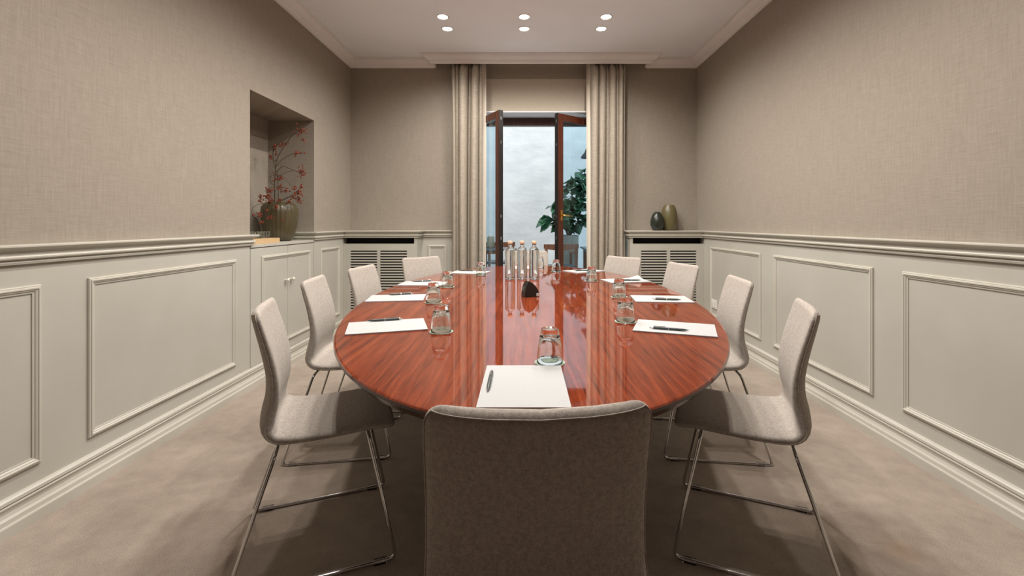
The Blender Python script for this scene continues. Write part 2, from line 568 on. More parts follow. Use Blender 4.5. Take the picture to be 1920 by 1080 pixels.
# ---- wall panel mouldings
n = 5
for (pl, c, out, u0, u1, z0, z1, lab) in (
        ('x', XL, 1, 0.72, 1.818, 0.208, 0.912, 'left wall panel moulding nearest the camera'),
        ('x', XL, 1, 2.014, 3.047, 0.208, 0.912, 'left wall panel moulding beside the cupboard'),
        ('x', XL, 1, 4.31, 4.75, 0.208, 0.912, 'narrow left wall panel moulding by the radiator cover'),
        ('x', XR, -1, 1.31, 2.305, 0.213, 0.912, 'right wall panel moulding nearest the camera'),
        ('x', XR, -1, 2.50, 3.497, 0.213, 0.912, 'middle right wall panel moulding'),
        ('x', XR, -1, 3.685, 4.68, 0.213, 0.912, 'far right wall panel moulding around the socket'),
        ('y', YB, -1, -1.065, -0.86, 0.208, 0.912, 'small panel moulding between left radiator cover and curtain')):
    bm = bmesh.new(); frame_moulding(bm, pl, c, u0, u1, z0, z1, out)
    struct('trim_%d' % n, bm, MAT['trim'], lab); n += 1

# ------------------------------------------------------------------ courtyard shell
bm = bmesh.new(); box(bm, -4, 5, YD + 0.3, 9.6, -0.1, -0.002)
struct('floor_courtyard', bm, MAT['stone'], 'pale stone paving of the courtyard')
bm = bmesh.new(); box(bm, -4, 5, 9.3, 9.6, 0, 5.5)
struct('wall_courtyard', bm, MAT['plaster'], 'rough white plaster courtyard wall')
bm = bmesh.new(); box(bm, -4.2, -4, YD + 0.3, 9.6, 0, 5.5); box(bm, 5, 5.2, YD + 0.3, 9.6, 0, 5.5)
struct('wall_courtyard_sides', bm, MAT['plaster'], 'side walls of the courtyard')

# ------------------------------------------------------------------ french door
dr = bpy.data.objects.new('door_1', None); COL.objects.link(dr)
dr.location = (0.135, YD, 0); dr['kind'] = 'structure'; dr['label'] = 'dark mahogany french window with both leaves open inwards'
bm = bmesh.new()
cx = 0.135
box(bm, DX0 - cx, DX0 - cx + 0.07, 0, 0.075, 0, 2.376, 0, 0.004)
box(bm, DX1 - cx - 0.07, DX1 - cx, 0, 0.075, 0, 2.376, 0, 0.004)
box(bm, DX0 - cx + 0.07, DX1 - cx - 0.07, 0.0, 0.075, 2.292, 2.376, 0, 0.004)
mesh_obj('door_frame', bm, MAT['doorwood'], dr)
bm = bmesh.new()
box(bm, DX0 - cx + 0.07, DX1 - cx - 0.07, -0.012, 0.08, 0, 0.022)
mesh_obj('door_sill', bm, MAT['doorwood'], dr)
def door_leaf(hx, hy, fx, fy, handle):
    d = Vector((fx - hx, fy - hy)); L = d.length; ang = math.atan2(d.y, d.x)
    e = bpy.data.objects.new('door_leaf', None); COL.objects.link(e); e.parent = dr
    e.location = (hx - cx, hy - YD, 0.03); e.rotation_euler = (0, 0, ang)
    T = 0.026; S = 0.075; Hh = 2.30
    b = bmesh.new()
    box(b, 0, S, -T, T, 0, Hh, 0, 0.004); box(b, L - S, L - 0.001, -T, T, 0, Hh, 0, 0.004)
    box(b, S, L - S, -T, T, Hh - 0.075, Hh, 0, 0.003); box(b, S, L - S, -T, T, 0, 0.20, 0, 0.003)
    mesh_obj('leaf_frame', b, MAT['doorwood'], e)
    b = bmesh.new()
    box(b, L - 0.001, L + 0.006, -T + 0.002, T - 0.002, 0, Hh)
    o_ = mesh_obj('leaf_edge', b, MAT['doordark'], e); o_['label'] = 'black rebated edge of the leaf'
    b = bmesh.new()
    box(b, S, L - S, -0.004, 0.004, 0.20, Hh - 0.075)
    mesh_obj('glass_pane', b, MAT['pane'], e)
    b = bmesh.new()
    for zz in (0.30, 0.95, 1.18, 1.95, 2.2):
        box(b, L + 0.006, L + 0.0085, -0.005, 0.005, zz, zz + 0.03)
    mesh_obj('lock_plate', b, MAT['steel'], e)
    if handle:
        b = bmesh.new(); s = handle
        box(b, L - 0.055, L - 0.028, s * T, s * (T + 0.006), 1.15, 1.26)
        h = mesh_obj('door_handle', b, MAT['brass'], e); h['label'] = 'brass lever handle'
        b = bmesh.new()
        tube(b, rounded([(L - 0.0415, s * (T + 0.006), 1.205), (L - 0.0415, s * (T + 0.05), 1.205), (L - 0.16, s * (T + 0.052), 1.198)], 0.02), 0.009, 10)
        mesh_obj('lever', b, MAT['brass'], h, smooth=True)
    return e
door_leaf(-0.575, 5.335, -0.245, 4.775, 0)
door_leaf(0.845, 5.335, 0.348, 4.915, 1)

# ------------------------------------------------------------------ downlights
def add_spot(parent):
    ld = bpy.data.lights.new('spot_lamp', 'SPOT')
    ld.energy = SPOT_W; ld.color = LIGHT_COL; ld.spot_size = R(159); ld.spot_blend = 0.7; ld.shadow_soft_size = 0.03
    lo = bpy.data.objects.new('spot_lamp', ld); COL.objects.link(lo)
    lo.parent = parent; lo.location = (0, 0, -0.012)
dl = thing('ceiling_downlight', '', 'ceiling light', (0, 0, ZC))
bm = bmesh.new(); lathe(bm, [(0.0425, -0.0005), (0.052, -0.0005), (0.053, -0.003), (0.049, -0.006), (0.044, -0.005), (0.0425, -0.0005)], 32)
mesh_obj('trim_ring', bm, MAT['white'], dl, smooth=True)
bm = bmesh.new(); lathe(bm, [(0, -0.0008), (0.042, -0.0008), (0.042, -0.003), (0, -0.003)], 32)
mesh_obj('lens', bm, MAT['lamp'], dl)
add_spot(dl)
first = True
rows = [(4.235, 'in the row nearest the curtains'), (3.99, 'in the second row from the curtains'),
        (3.02, 'third'), (2.78, 'fourth'), (1.80, 'fifth'), (1.56, 'sixth')]
colsx = [(-0.71, 'left'), (0.0, 'middle'), (0.712, 'right')]
for ry, rl in rows:
    for rx, cl in colsx:
        lab = ('lit round downlight, %s one %s' % (cl, rl)) if ' ' in rl else ('lit round ceiling downlight, %s one of the %s row from the curtains' % (cl, rl))
        if first:
            dl.location = (rx, ry, ZC); dl['label'] = lab; dl['group'] = 'recessed ceiling downlights'; first = False
        else:
            dup(dl, (rx, ry, ZC), 0, lab)

# ------------------------------------------------------------------ radiator covers
def radiator(x0, x1, lab, g0, side):
    t = thing('radiator_cover', lab, 'radiator cover', ((x0 + x1) / 2, YC, 0), 0, 'painted radiator covers')
    cx_ = (x0 + x1) / 2; y0 = 0.0
    X0, X1 = x0 - cx_, x1 - cx_
    # frame: front panel with openings, slot on top
    cols_ = [(g0[0] - cx_, g0[1] - cx_), (g0[2] - cx_, g0[3] - cx_)]
    zs0, zs1 = 0.222, 0.862
    b = bmesh.new()
    st = 0.03
    body0 = X0 + (st if side > 0 else 0); body1 = X1 - (st if side < 0 else 0)
    # stile at the window side
    if side < 0: box(b, X1 - st, X1, y0, 0.205, 0, 0.998)
    else: box(b, X0, X0 + st, y0, 0.205, 0, 0.998)
    xs = [body0, cols_[0][0], cols_[0][1], cols_[1][0], cols_[1][1], body1]
    for i in (0, 2, 4): box(b, xs[i], xs[i + 1], y0, y0 + 0.018, 0, 0.935)
    for i in (1, 3):
        box(b, xs[i], xs[i + 1], y0, y0 + 0.018, 0, zs0)
        box(b, xs[i], xs[i + 1], y0, y0 + 0.018, zs1, 0.935)
    mesh_obj('front_panel', b, MAT['dado'], t)
    b = bmesh.new()
    pitch = 0.0288; slat = 0.0148
    k = 0
    z = zs1 - 0.014
    while z - (slat) > zs0:
        for i in (1, 3): box(b, xs[i], xs[i + 1], y0, y0 + 0.006, z - (slat), z)
        z -= pitch
    mesh_obj('grille', b, MAT['dado'], t)
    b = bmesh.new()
    box(b, body0 + 0.002, body1 - 0.002, 0.10, 0.11, 0.01, 0.997)  # black sheet behind the slats, slot shade put into its colour
    o_ = mesh_obj('shade_backing', b, MAT['black'], t); o_['label'] = 'black sheet standing in for the shade inside the cover'
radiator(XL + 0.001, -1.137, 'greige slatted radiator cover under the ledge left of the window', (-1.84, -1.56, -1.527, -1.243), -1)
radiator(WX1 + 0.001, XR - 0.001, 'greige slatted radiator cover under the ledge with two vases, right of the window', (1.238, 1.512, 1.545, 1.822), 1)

# ------------------------------------------------------------------ cupboard in the niche
cb = thing('built_in_cupboard', 'greige two door cupboard built into the niche under the berry vase', 'cupboard', (XL, (NY0 + NY1) / 2, 0))
cyc = (NY0 + NY1) / 2
bm = bmesh.new(); box(bm, NX - XL + 0.005, -0.025, NY0 - cyc + 0.004, NY1 - cyc - 0.004, 0.0, 0.976)
mesh_obj('body', bm, MAT['dado'], cb)
bm = bmesh.new(); box(bm, NX - XL + 0.005, 0.004, NY0 - cyc + 0.004, NY1 - cyc - 0.004, 0.979, 1.0, 0, 0.002)
mesh_obj('cupboard_top', bm, MAT['dado'], cb)
ym = 3.725 - cyc
for (a, b_, kn) in ((NY0 - cyc + 0.006, ym - 0.0018, ym - 0.043), (ym + 0.0018, NY1 - cyc - 0.006, ym + 0.043)):
    bm = bmesh.new(); box(bm, -0.022, 0.0, a, b_, 0.138, 0.973)
    d = mesh_obj('door', bm, MAT['dado'], cb)
    # three sided moulding: outer run + top + bottom, open at the meeting edge
    left = a < ym - 0.1
    bm = bmesh.new()
    if left: u0, u1 = 3.345 - cyc, b_ + 0.0
    else: u0, u1 = a, 4.105 - cyc
    W_, D_ = 0.032, 0.014
    pf = [(0, 0), (0, 0.5), (0.10, 0.75), (0.22, 0.72), (0.30, 1.0), (0.45, 1.0), (0.55, 0.72), (0.68, 0.66), (0.82, 0.30), (1.0, 0.30), (1.0, 0)]
    z0_, z1_ = 0.208, 0.912
    if left: path = [(u1, z0_, 0, 1), (u0, z0_, 1, 1), (u0, z1_, 1, -1), (u1, z1_, 0, -1)]
    else: path = [(u0, z0_, 0, 1), (u1, z0_, -1, 1), (u1, z1_, -1, -1), (u0, z1_, 0, -1)]
    rings = []
    for (u, z, su, sz) in path:
        rings.append([bm.verts.new((q * D_, u + su * p * W_, z + sz * p * W_)) for p, q in pf])
    for A, B in zip(rings, rings[1:]):
        for k in range(len(pf)):
            bm.faces.new((A[k], A[(k+1) % len(pf)], B[(k+1) % len(pf)], B[k]))
    bm.faces.new(rings[0]); bm.faces.new(rings[-1][::-1])
    mesh_obj('door_moulding', bm, MAT['trim'], d)
    bm = bmesh.new(); lathe(bm, [(0, 0), (0.009, 0), (0.006, 0.004), (0.006, 0.014), (0.013, 0.020), (0.0155, 0.027), (0.012, 0.034), (0, 0.037)], 20)
    bmesh.ops.rotate(bm, verts=bm.verts, cent=(0, 0, 0), matrix=Matrix.Rotation(R(90), 3, 'Y'))
    bmesh.ops.translate(bm, verts=bm.verts, vec=(0, kn, 0.697))
    k_ = mesh_obj('knob', bm, MAT['knob'], d, smooth=True); k_['label'] = 'round ivory knob'

# ------------------------------------------------------------------ conference table
TX, TY, TA, TB, TZ = 0.025, 2.70, 0.885, 1.76, 0.745
tb = thing('conference_table', 'large oval conference table with glossy reddish mahogany top', 'table', (TX, TY, 0))
bm = bmesh.new()
NSEG = 160
def ering(d, z):
    out = []
    for k in range(NSEG):
        a = 2 * PI * k / NSEG
        nx, ny = math.cos(a) / TA, math.sin(a) / TB
        l_ = math.hypot(nx, ny)
        out.append(bm.verts.new((TA * math.cos(a) - d * nx / l_, TB * math.sin(a) - d * ny / l_, z)))
    return out
prof = [(0.008, TZ), (0.003, TZ - 0.0012), (0.0, TZ - 0.005), (0.0, TZ - 0.012), (0.006, TZ - 0.016), (0.012, TZ - 0.024), (0.020, TZ - 0.034), (0.05, TZ - 0.037)]
rings = [ering(d, z) for d, z in prof]
bm.faces.new(rings[0][::-1])
for i, (A, B) in enumerate(zip(rings, rings[1:])):
    for k in range(NSEG):
        f = bm.faces.new((A[k], A[(k+1) % NSEG], B[(k+1) % NSEG], B[k])); f.material_index = 0 if i < 2 else 1
bm.faces.new(rings[-1][::-1]).material_index = 1
o = mesh_obj('table_top', bm, [MAT['table'], MAT['edge']], tb, smooth=True, angle=12)
max(o.data.polygons, key=lambda p: p.center.z if len(p.vertices) > 8 else -1).use_smooth = False
for sy in (-0.80, 0.80):
    bm = bmesh.new()
    box(bm, -0.20, 0.20, sy - 0.30, sy + 0.30, 0.06, 0.7075, 0, 0.01)  # unseen base, made wide and dark to block light crossing under the table
    p_ = mesh_obj('pedestal', bm, MAT['table_base'], tb)
    bm = bmesh.new()
    box(bm, -0.23, 0.23, sy - 0.33, sy + 0.33, 0.0, 0.0595, 0, 0.008)
    mesh_obj('plinth', bm, MAT['table_base'], p_)
bm = bmesh.new(); box(bm, -0.03, 0.03, -0.499, 0.499, 0.30, 0.70, 0, 0.004)  # unseen beam, added with the wide base to stop light below the top
mesh_obj('cross_beam', bm, MAT['table_base'], tb)

# ------------------------------------------------------------------ chairs
def catmull(P, n):
    out = []
    P = [Vector(p) for p in P]
    Q = [P[0] * 2 - P[1]] + P + [P[-1] * 2 - P[-2]]
    for i in range(1, len(Q) - 2):
        for k in range(n):
            t = k / n
            a, b, c, d = Q[i-1], Q[i], Q[i+1], Q[i+2]
            out.append(0.5 * ((2*b) + (c-a)*t + (2*a-5*b+4*c-d)*t*t + (3*b-a-3*c+d)*t**3))
    out.append(P[-1])
    return out

# mid line of the padded shell: (forward, up, half width, half thickness, concavity)
SH = [(-0.192, 0.862, 0.184, 0.016, 0.022), (-0.176, 0.80, 0.187, 0.018, 0.024), (-0.155, 0.72, 0.188, 0.020, 0.026), (-0.140, 0.64, 0.189, 0.021, 0.026),
      (-0.140, 0.575, 0.190, 0.022, 0.024), (-0.150, 0.525, 0.193, 0.023, 0.020), (-0.152, 0.480, 0.196, 0.024, 0.014), (-0.125, 0.450, 0.198, 0.024, 0.010),
      (-0.075, 0.441, 0.198, 0.022, 0.008), (0.0, 0.440, 0.198, 0.020, 0.006), (0.09, 0.444, 0.197, 0.018, 0.003), (0.18, 0.449, 0.194, 0.017, 0.0), (0.255, 0.441, 0.190, 0.014, 0.0)]
def make_chair():
    t = thing('conference_chair', '', 'chair', (0, 0, 0))
    pts = catmull([(a, b, 0) for a, b, *_ in SH], 6)
    par = catmull([(c, d, e) for _, _, c, d, e in SH], 6)
    Np = len(pts)
    # cumulative length for rounded ends
    s = [0]
    for i in range(1, Np): s.append(s[-1] + (pts[i] - pts[i-1]).length)
    bm = bmesh.new()
    rings = []
    pip = {-1: [], 1: []}
    extra = []
    # resample with extra rows at both ends
    rowsl = []
    endr = 0.030
    def at_(sv):
        for i in range(1, Np):
            if s[i] >= sv or i == Np - 1:
                f = (sv - s[i-1]) / (s[i] - s[i-1])
                return pts[i-1].lerp(pts[i], f), par[i-1].lerp(par[i], f), (pts[i] - pts[i-1]).normalized()
    Ltot = s[-1]
    svals = [endr * (1 - math.cos(R(a))) for a in (0.01, 12, 25, 38, 52, 66, 80)]
    mid = [endr + (Ltot - 2 * endr) * k / 54 for k in range(55)]
    svals = svals + mid + [Ltot - v for v in reversed(svals)]
    for sv in svals:
        c, pr, d = at_(min(max(sv, 1e-5), Ltot - 1e-5))
        # smooth tangent
        c0, _, _ = at_(max(sv - 0.01, 1e-5)); c1, _, _ = at_(min(sv + 0.01, Ltot - 1e-5))
        d = (c1 - c0).normalized()
        nrm_ = Vector((-d.y, d.x, 0))      # towards the sitter: forward on the back, up on the seat
        if nrm_.x < 0 and nrm_.y < 0: nrm_ = -nrm_
        e = min(sv, Ltot - sv)
        q = 1.0 if e >= endr else math.sqrt(max(0, 1 - (1 - e / endr) ** 2))
        W_ = pr.x - endr * (1 - q); T_ = pr.y * (1.0 if e > pr.y else math.sqrt(max(0.02, 1 - (1 - e / pr.y) ** 2)))
        rowsl.append((c, nrm_, W_, T_, pr.z))
    K = 44
    for (c, nr, W_, T_, cc) in rowsl:
        ring = []
        for k in range(K):
            a = 2 * PI * k / K
            ca, sa = math.cos(a), math.sin(a)
            # rounded slab cross section
            u = math.copysign(abs(ca) ** 0.35, ca)
            v = math.copysign(abs(sa) ** 0.75, sa)
            yy = u * W_
            off = v * T_ + cc * (u * u) - 0.3 * cc
            ring.append(bm.verts.new((c.x + nr.x * off, yy, c.y + nr.y * off)))
        rings.append(ring)
    for A, B in zip(rings, rings[1:]):
        for k in range(K): bm.faces.new((A[k], A[(k+1) % K], B[(k+1) % K], B[k]))
    bm.faces.new(rings[0][::-1]); bm.faces.new(rings[-1])
    mesh_obj('padded_shell', bm, MAT['seat'], t, smooth=True)
    # piping seam round the edge, on the rear side
    def on(i, deg, out=0.0006):
        c, nr, W_, T_, cc = rowsl[i]
        ca, sa = math.cos(R(deg)), math.sin(R(deg))
        u = math.copysign(abs(ca) ** 0.35, ca); v = math.copysign(abs(sa) ** 0.75, sa)
        off = v * (T_ + out) + cc * (u * u) - 0.3 * cc
        return Vector((c.x + nr.x * off, u * (W_ + out), c.y + nr.y * off))
    ia, ib = 3, len(rowsl) - 4
    loop = [on(i, -12) for i in range(ib, ia, -1)] + [on(ia, -12 - 156 * k / 30) for k in range(31)] + [on(i, -168) for i in range(ia + 1, ib + 1)]
    bm = bmesh.new()
    tube(bm, loop, 0.0013, 6)
    mesh_obj('piping', bm, MAT['seat'], t, smooth=True)
    # chrome sled frame, one bent wire per side
    for sg in (1, -1):
        bm = bmesh.new()
        tube(bm, rounded([(-0.12, sg * 0.02, 0.411), (-0.12, sg * 0.195, 0.411), (-0.252, sg * 0.234, 0.0075), (0.252, sg * 0.234, 0.0075), (0.165, sg * 0.165, 0.416), (0.165, sg * 0.02, 0.418)], 0.028, 6), 0.0062, 10)
        mesh_obj('sled_leg', bm, MAT['chrome'], t, smooth=True)
        for gx in (-0.20, 0.20):
            bm = bmesh.new(); box(bm, gx - 0.022, gx + 0.022, sg * 0.234 - 0.009, sg * 0.234 + 0.009, 0.0, 0.016, 0, 0.003)
            mesh_obj('floor_glide', bm, MAT['clearp'], t)
    bm = bmesh.new()
    box(bm, -0.14, 0.185, -0.10, 0.10, 0.409, 0.423, 0, 0.002)
    mesh_obj('seat_plate', bm, MAT['iron'], t)
    return t
chair = make_chair()
CH = [  # centre x, y, facing angle (deg), label
    (0.014, 0.915, 90 + 3.5, 'chair at the near head of the table seen from behind, dark in shadow'),
    (-0.76, 1.70, 21.5, 'nearest oatmeal felt chair on the left side of the table'),
    (-0.936, 2.442, 8.3, 'second nearest oatmeal felt chair on the left side, in front of the greige cupboard'),
    (-0.912, 3.046, -7, 'third chair on the left side, in front of the left radiator grille'),
    (-0.755, 3.795, -44, 'farthest chair on the left side, turned towards the near end'),
    (0.836, 1.697, 180 - 22.8, 'nearest oatmeal felt chair on the right side of the table'),
    (0.959, 2.437, 180 - 7.1, 'second nearest oatmeal felt chair on the right side'),
    (0.966, 3.237, 180 + 14.5, 'third chair on the right side, in front of the right radiator grille'),
    (0.717, 3.835, 180 + 39, 'farthest chair on the right side, beside the curtain'),
    (0.057, 4.59, -90, 'chair at the far head of the table, behind the water bottles'),
]
for i, (x, y, a, lab) in enumerate(CH):
    if i == 0:
        chair.location = (x, y, 0); chair.rotation_euler = (0, 0, R(a)); chair['label'] = lab; chair['group'] = 'chairs around the conference table'
    else:
        dup(chair, (x, y, 0), R(a), lab)

# ------------------------------------------------------------------ note pads, pens
def make_pad():
    t = thing('notepad', '', 'notepad')
    # long side along local x, head of the page at +x
    bm = bmesh.new(); box(bm, -0.1485, 0.1485, -0.105, 0.105, 0.0, 0.0045)
    mesh_obj('sheets', bm, MAT['paper'], t)
    bm = bmesh.new()
    # small letterhead mark and footer line
    def ribbon(pts, wd):
        for (a, b) in zip(pts, pts[1:]):
            a = Vector(a); b = Vector(b); d = (b - a); nn = Vector((-d.y, d.x)).normalized() * wd
            v = [bm.verts.new((p.x, p.y, 0.0047)) for p in (a - nn, b - nn, b + nn, a + nn)]
            bm.faces.new(v)
    ribbon([(0.1300 + 0.0022 * math.sin(k * 1.3), -0.022 + k * 0.0018) for k in range(24)], 0.00045)
    mesh_obj('header_mark', bm, MAT['print'], t)
    bm = bmesh.new(); ribbon([(0.1255, -0.034), (0.1255, 0.034)], 0.0003)
    mesh_obj('header_rule', bm, MAT['print'], t)
    bm = bmesh.new(); ribbon([(-0.139, -0.02), (-0.139, 0.02)], 0.0005)
    mesh_obj('footer_line', bm, MAT['print'], t)
    return t
pad = make_pad()
def make_pen():
    t = thing('ballpoint_pen', '', 'pen')
    bm = bmesh.new()
    def lx(prof, mi=0):
        b0 = len(bm.verts)
        lathe(bm, prof, 14, mi=mi)
    lathe(bm, [(0, -0.070), (0.0012, -0.069), (0.0042, -0.052), (0.0050, -0.035), (0.0050, 0.0)], 14)
    lathe(bm, [(0.0048, 0.003), (0.0050, 0.003), (0.0048, 0.058), (0, 0.060)], 14)
    mtx = Matrix.Rotation(R(90), 3, 'Y')
    bmesh.ops.rotate(bm, verts=bm.verts, cent=(0, 0, 0), matrix=mtx)
    bmesh.ops.translate(bm, verts=bm.verts, vec=(0, 0, 0.0052))
    mesh_obj('barrel', bm, MAT['pen'], t, smooth=True, angle=40)
    for nm, prof in (('pen_tip', [(0, -0.0725), (0.0008, -0.072), (0.0018, -0.066), (0, -0.066)]),
                     ('pen_band', [(0.0045, 0.0), (0.0054, 0.0), (0.0054, 0.0035), (0.0045, 0.0035), (0.0045, 0.0)]),
                     ('push_button', [(0.0045, 0.057), (0.0051, 0.057), (0.0045, 0.062), (0.0028, 0.064), (0.0028, 0.072), (0, 0.073)])):
        bm = bmesh.new(); lathe(bm, prof, 14)
        bmesh.ops.rotate(bm, verts=bm.verts, cent=(0, 0, 0), matrix=mtx)
        bmesh.ops.translate(bm, verts=bm.verts, vec=(0, 0, 0.0052))
        mesh_obj(nm, bm, MAT['chrome'], t, smooth=True, angle=40)
    bm = bmesh.new()
    tube(bm, rounded([(0.056, 0, 0.0095), (0.056, 0, 0.0122), (0.014, 0, 0.0118)], 0.002, 3), 0.0011, 6)
    mesh_obj('clip', bm, MAT['chrome'], t, smooth=True)
    return t
pen = make_pen()
PADS = [  # cx, cy, angle of the head (+x) direction, label; head of the page points to the table middle
    (-0.001, 1.157, 90, 'white squared notepad at the near head of the table, pen at its left'),
    (-0.541, 1.81, 17, 'nearest white notepad on the left side of the table'),
    (-0.692, 2.49, 7.8, 'second nearest white notepad on the left side'),
    (-0.68, 3.085, -3, 'third white notepad on the left side, partly behind a tumbler'),
    (-0.45, 3.785, -14, 'farthest white notepad on the left side, in front of the curtain'),
    (0.584, 1.781, 180 - 19.6, 'nearest white notepad on the right side of the table'),
    (0.733, 2.459, 180 - 5, 'second nearest white notepad on the right side'),
    (0.715, 3.24, 180 + 12, 'third white notepad on the right side, one corner lifted'),
    (0.505, 3.89, 180 + 31, 'farthest white notepad on the right side'),
    (-0.03, 4.20, -90, 'white notepad at the far end behind the bottles'),
]
PENS = [(-0.0873, 1.168, 90 , 'pen lying on the notepad at the near head of the table'),
        (-0.577, 1.896, 18, 'pen on the nearest left notepad'),
        (-0.697, 2.583, 22, 'pen on the second nearest left notepad'),
        (-0.703, 3.160, 18, 'pen on the third left notepad'),
        (-0.49, 3.86, -5, 'pen on the farthest left notepad'),
        (0.548, 1.733, 180 - 20, 'pen on the nearest right notepad'),
        (0.748, 2.407, 180 - 12, 'pen on the second nearest right notepad'),
        (0.745, 3.20, 180 + 2, 'pen on the third right notepad'),
        (0.49, 3.87, 180 + 10, 'pen on the farthest right notepad')]
for i, (x, y, a, lab) in enumerate(PADS):
    if i == 0:
        pad.location = (x, y, TZ + 0.0003); pad.rotation_euler = (0, 0, R(a)); pad['label'] = lab; pad['group'] = 'notepads laid out on the table'
    elif i == 7:
        # this pad's top sheet curls up at one corner: own mesh
        t = thing('notepad', lab, 'notepad', (x, y, TZ + 0.0003), R(a), 'notepads laid out on the table')
        bm = bmesh.new(); box(bm, -0.1485, 0.1485, -0.105, 0.105, 0.0, 0.0042)
        mesh_obj('sheets', bm, MAT['paper'], t)
        bm = bmesh.new(); g = []
        for iy in range(13):
            row = []
            for ix in range(19):
                X = -0.1485 + 0.297 * ix / 18; Y = -0.105 + 0.21 * iy / 12
                d_ = max(0, ((-X - 0.02) / 0.13 + (-Y + 0.0) / 0.105) - 0.9)
                row.append(bm.verts.new((X, Y, 0.0046 + 0.019 * d_ * d_)))
            g.append(row)
        for iy in range(12):
            for ix in range(18): bm.faces.new((g[iy][ix], g[iy][ix+1], g[iy+1][ix+1], g[iy+1][ix]))
        s_ = mesh_obj('top_sheet', bm, MAT['paper'], t, smooth=True); s_['label'] = 'top sheet curling up at a corner'
    else:
        dup(pad, (x, y, TZ + 0.0003), R(a), lab)
for i, (x, y, a, lab) in enumerate(PENS):
    z = TZ + 0.0051
    if i == 0:
        # tip towards the camera
        pen.location = (x, y, z); pen.rotation_euler = (0, 0, R(a)); pen['label'] = lab; pen['group'] = 'pens lying on the notepads'
    else:
        dup(pen, (x, y, z + (0.001 if i == 7 else 0)), R(a), lab)

# ------------------------------------------------------------------ tumblers on coasters
def make_coaster():
    t = thing('paper_coaster', '', 'coaster')
    bm = bmesh.new(); lathe(bm, [(0, 0), (0.0445, 0), (0.0447, 0.0012), (0, 0.0012)], 40)
    mesh_obj('disc', bm, MAT['coasteredge'], t)
    bm = bmesh.new(); lathe(bm, [(0, 0.0012), (0.0435, 0.0012), (0.0435, 0.0014), (0, 0.0014)], 40)
    mesh_obj('green_print', bm, MAT['coaster'], t)
    bm = bmesh.new()
    for (cx_, cy_, ln, wd, a) in ((-0.015, 0.004, 0.015, 0.007, 150), (0.010, 0.006, 0.016, 0.0085, 40), (-0.010, -0.014, 0.013, 0.006, 215)):
        c_, s_ = math.cos(R(a)), math.sin(R(a)); vv = []
        for k in range(16):
            q = 2 * PI * k / 16; lx = ln * math.cos(q); ly = wd * math.sin(q) * (1 - 0.4 * math.cos(q))
            vv.append(bm.verts.new((cx_ + lx * c_ - ly * s_, cy_ + lx * s_ + ly * c_, 0.00155)))
        bm.faces.new(vv)
    mesh_obj('leaf_print', bm, MAT['leafprint'], t)
    return t
def make_tumbler():
    # upside down on its rim
    bm = bmesh.new()
    outer = [(0.0362, 0.0), (0.0378, 0.0), (0.0383, 0.002), (0.0376, 0.015), (0.0362, 0.032), (0.0345, 0.048), (0.0325, 0.062), (0.0300, 0.074), (0.0285, 0.080), (0.0280, 0.083),
             (0.0272, 0.090), (0.0262, 0.096), (0.0245, 0.099), (0.0215, 0.0995), (0.0190, 0.0975), (0.010, 0.0965), (0, 0.0965)]
    inner = [(0, 0.080), (0.010, 0.0795), (0.018, 0.0775), (0.0230, 0.074), (0.0262, 0.069), (0.0300, 0.058), (0.0325, 0.046), (0.0343, 0.030), (0.0355, 0.015), (0.0362, 0.0)]
    lathe(bm, inner + outer[1:], 48)
    bmesh.ops.remove_doubles(bm, verts=bm.verts, dist=1e-6)
    return mesh_obj('drinking_tumbler', bm, MAT['glass'], None, smooth=True)
GL = [(0.075, 1.346, 'clear tumbler turned upside down behind the near notepad'),
      (-0.313, 1.728, 'upside down tumbler at the nearest left seat'),
      (-0.469, 2.366, 'upside down tumbler at the second nearest left seat'),
      (-0.492, 2.938, 'upside down tumbler at the third left seat'),
      (-0.340, 3.60, 'upside down tumbler at the farthest left seat'),
      (0.421, 1.906, 'upside down tumbler at the nearest right seat'),
      (0.525, 2.537, 'upside down tumbler at the second nearest right seat'),
      (0.475, 3.244, 'upside down tumbler at the third right seat'),
      (0.268, 3.85, 'upside down tumbler at the farthest right seat'),
      (0.145, 4.20, 'upside down tumbler at the far head, half behind the right bottle')]
co = make_coaster(); gl = make_tumbler()
for i, (x, y, lab) in enumerate(GL):
    cl = lab.replace('clear tumbler turned upside down', 'round green and white paper coaster').replace('upside down tumbler', 'round paper coaster under the tumbler')
    a = R(37 * i)
    if i == 0:
        co.location = (x, y, TZ + 0.0002); co['label'] = 'green and white paper coaster under the tumbler behind the near notepad'; co['group'] = 'paper coasters on the table'
        gl.location = (x, y, TZ + 0.0018); tag(gl, lab, 'glass', 'upside down tumblers on coasters')
    else:
        dup(co, (x, y, TZ + 0.0002), a, cl)
        dup(gl, (x, y, TZ + 0.0018), a, lab)

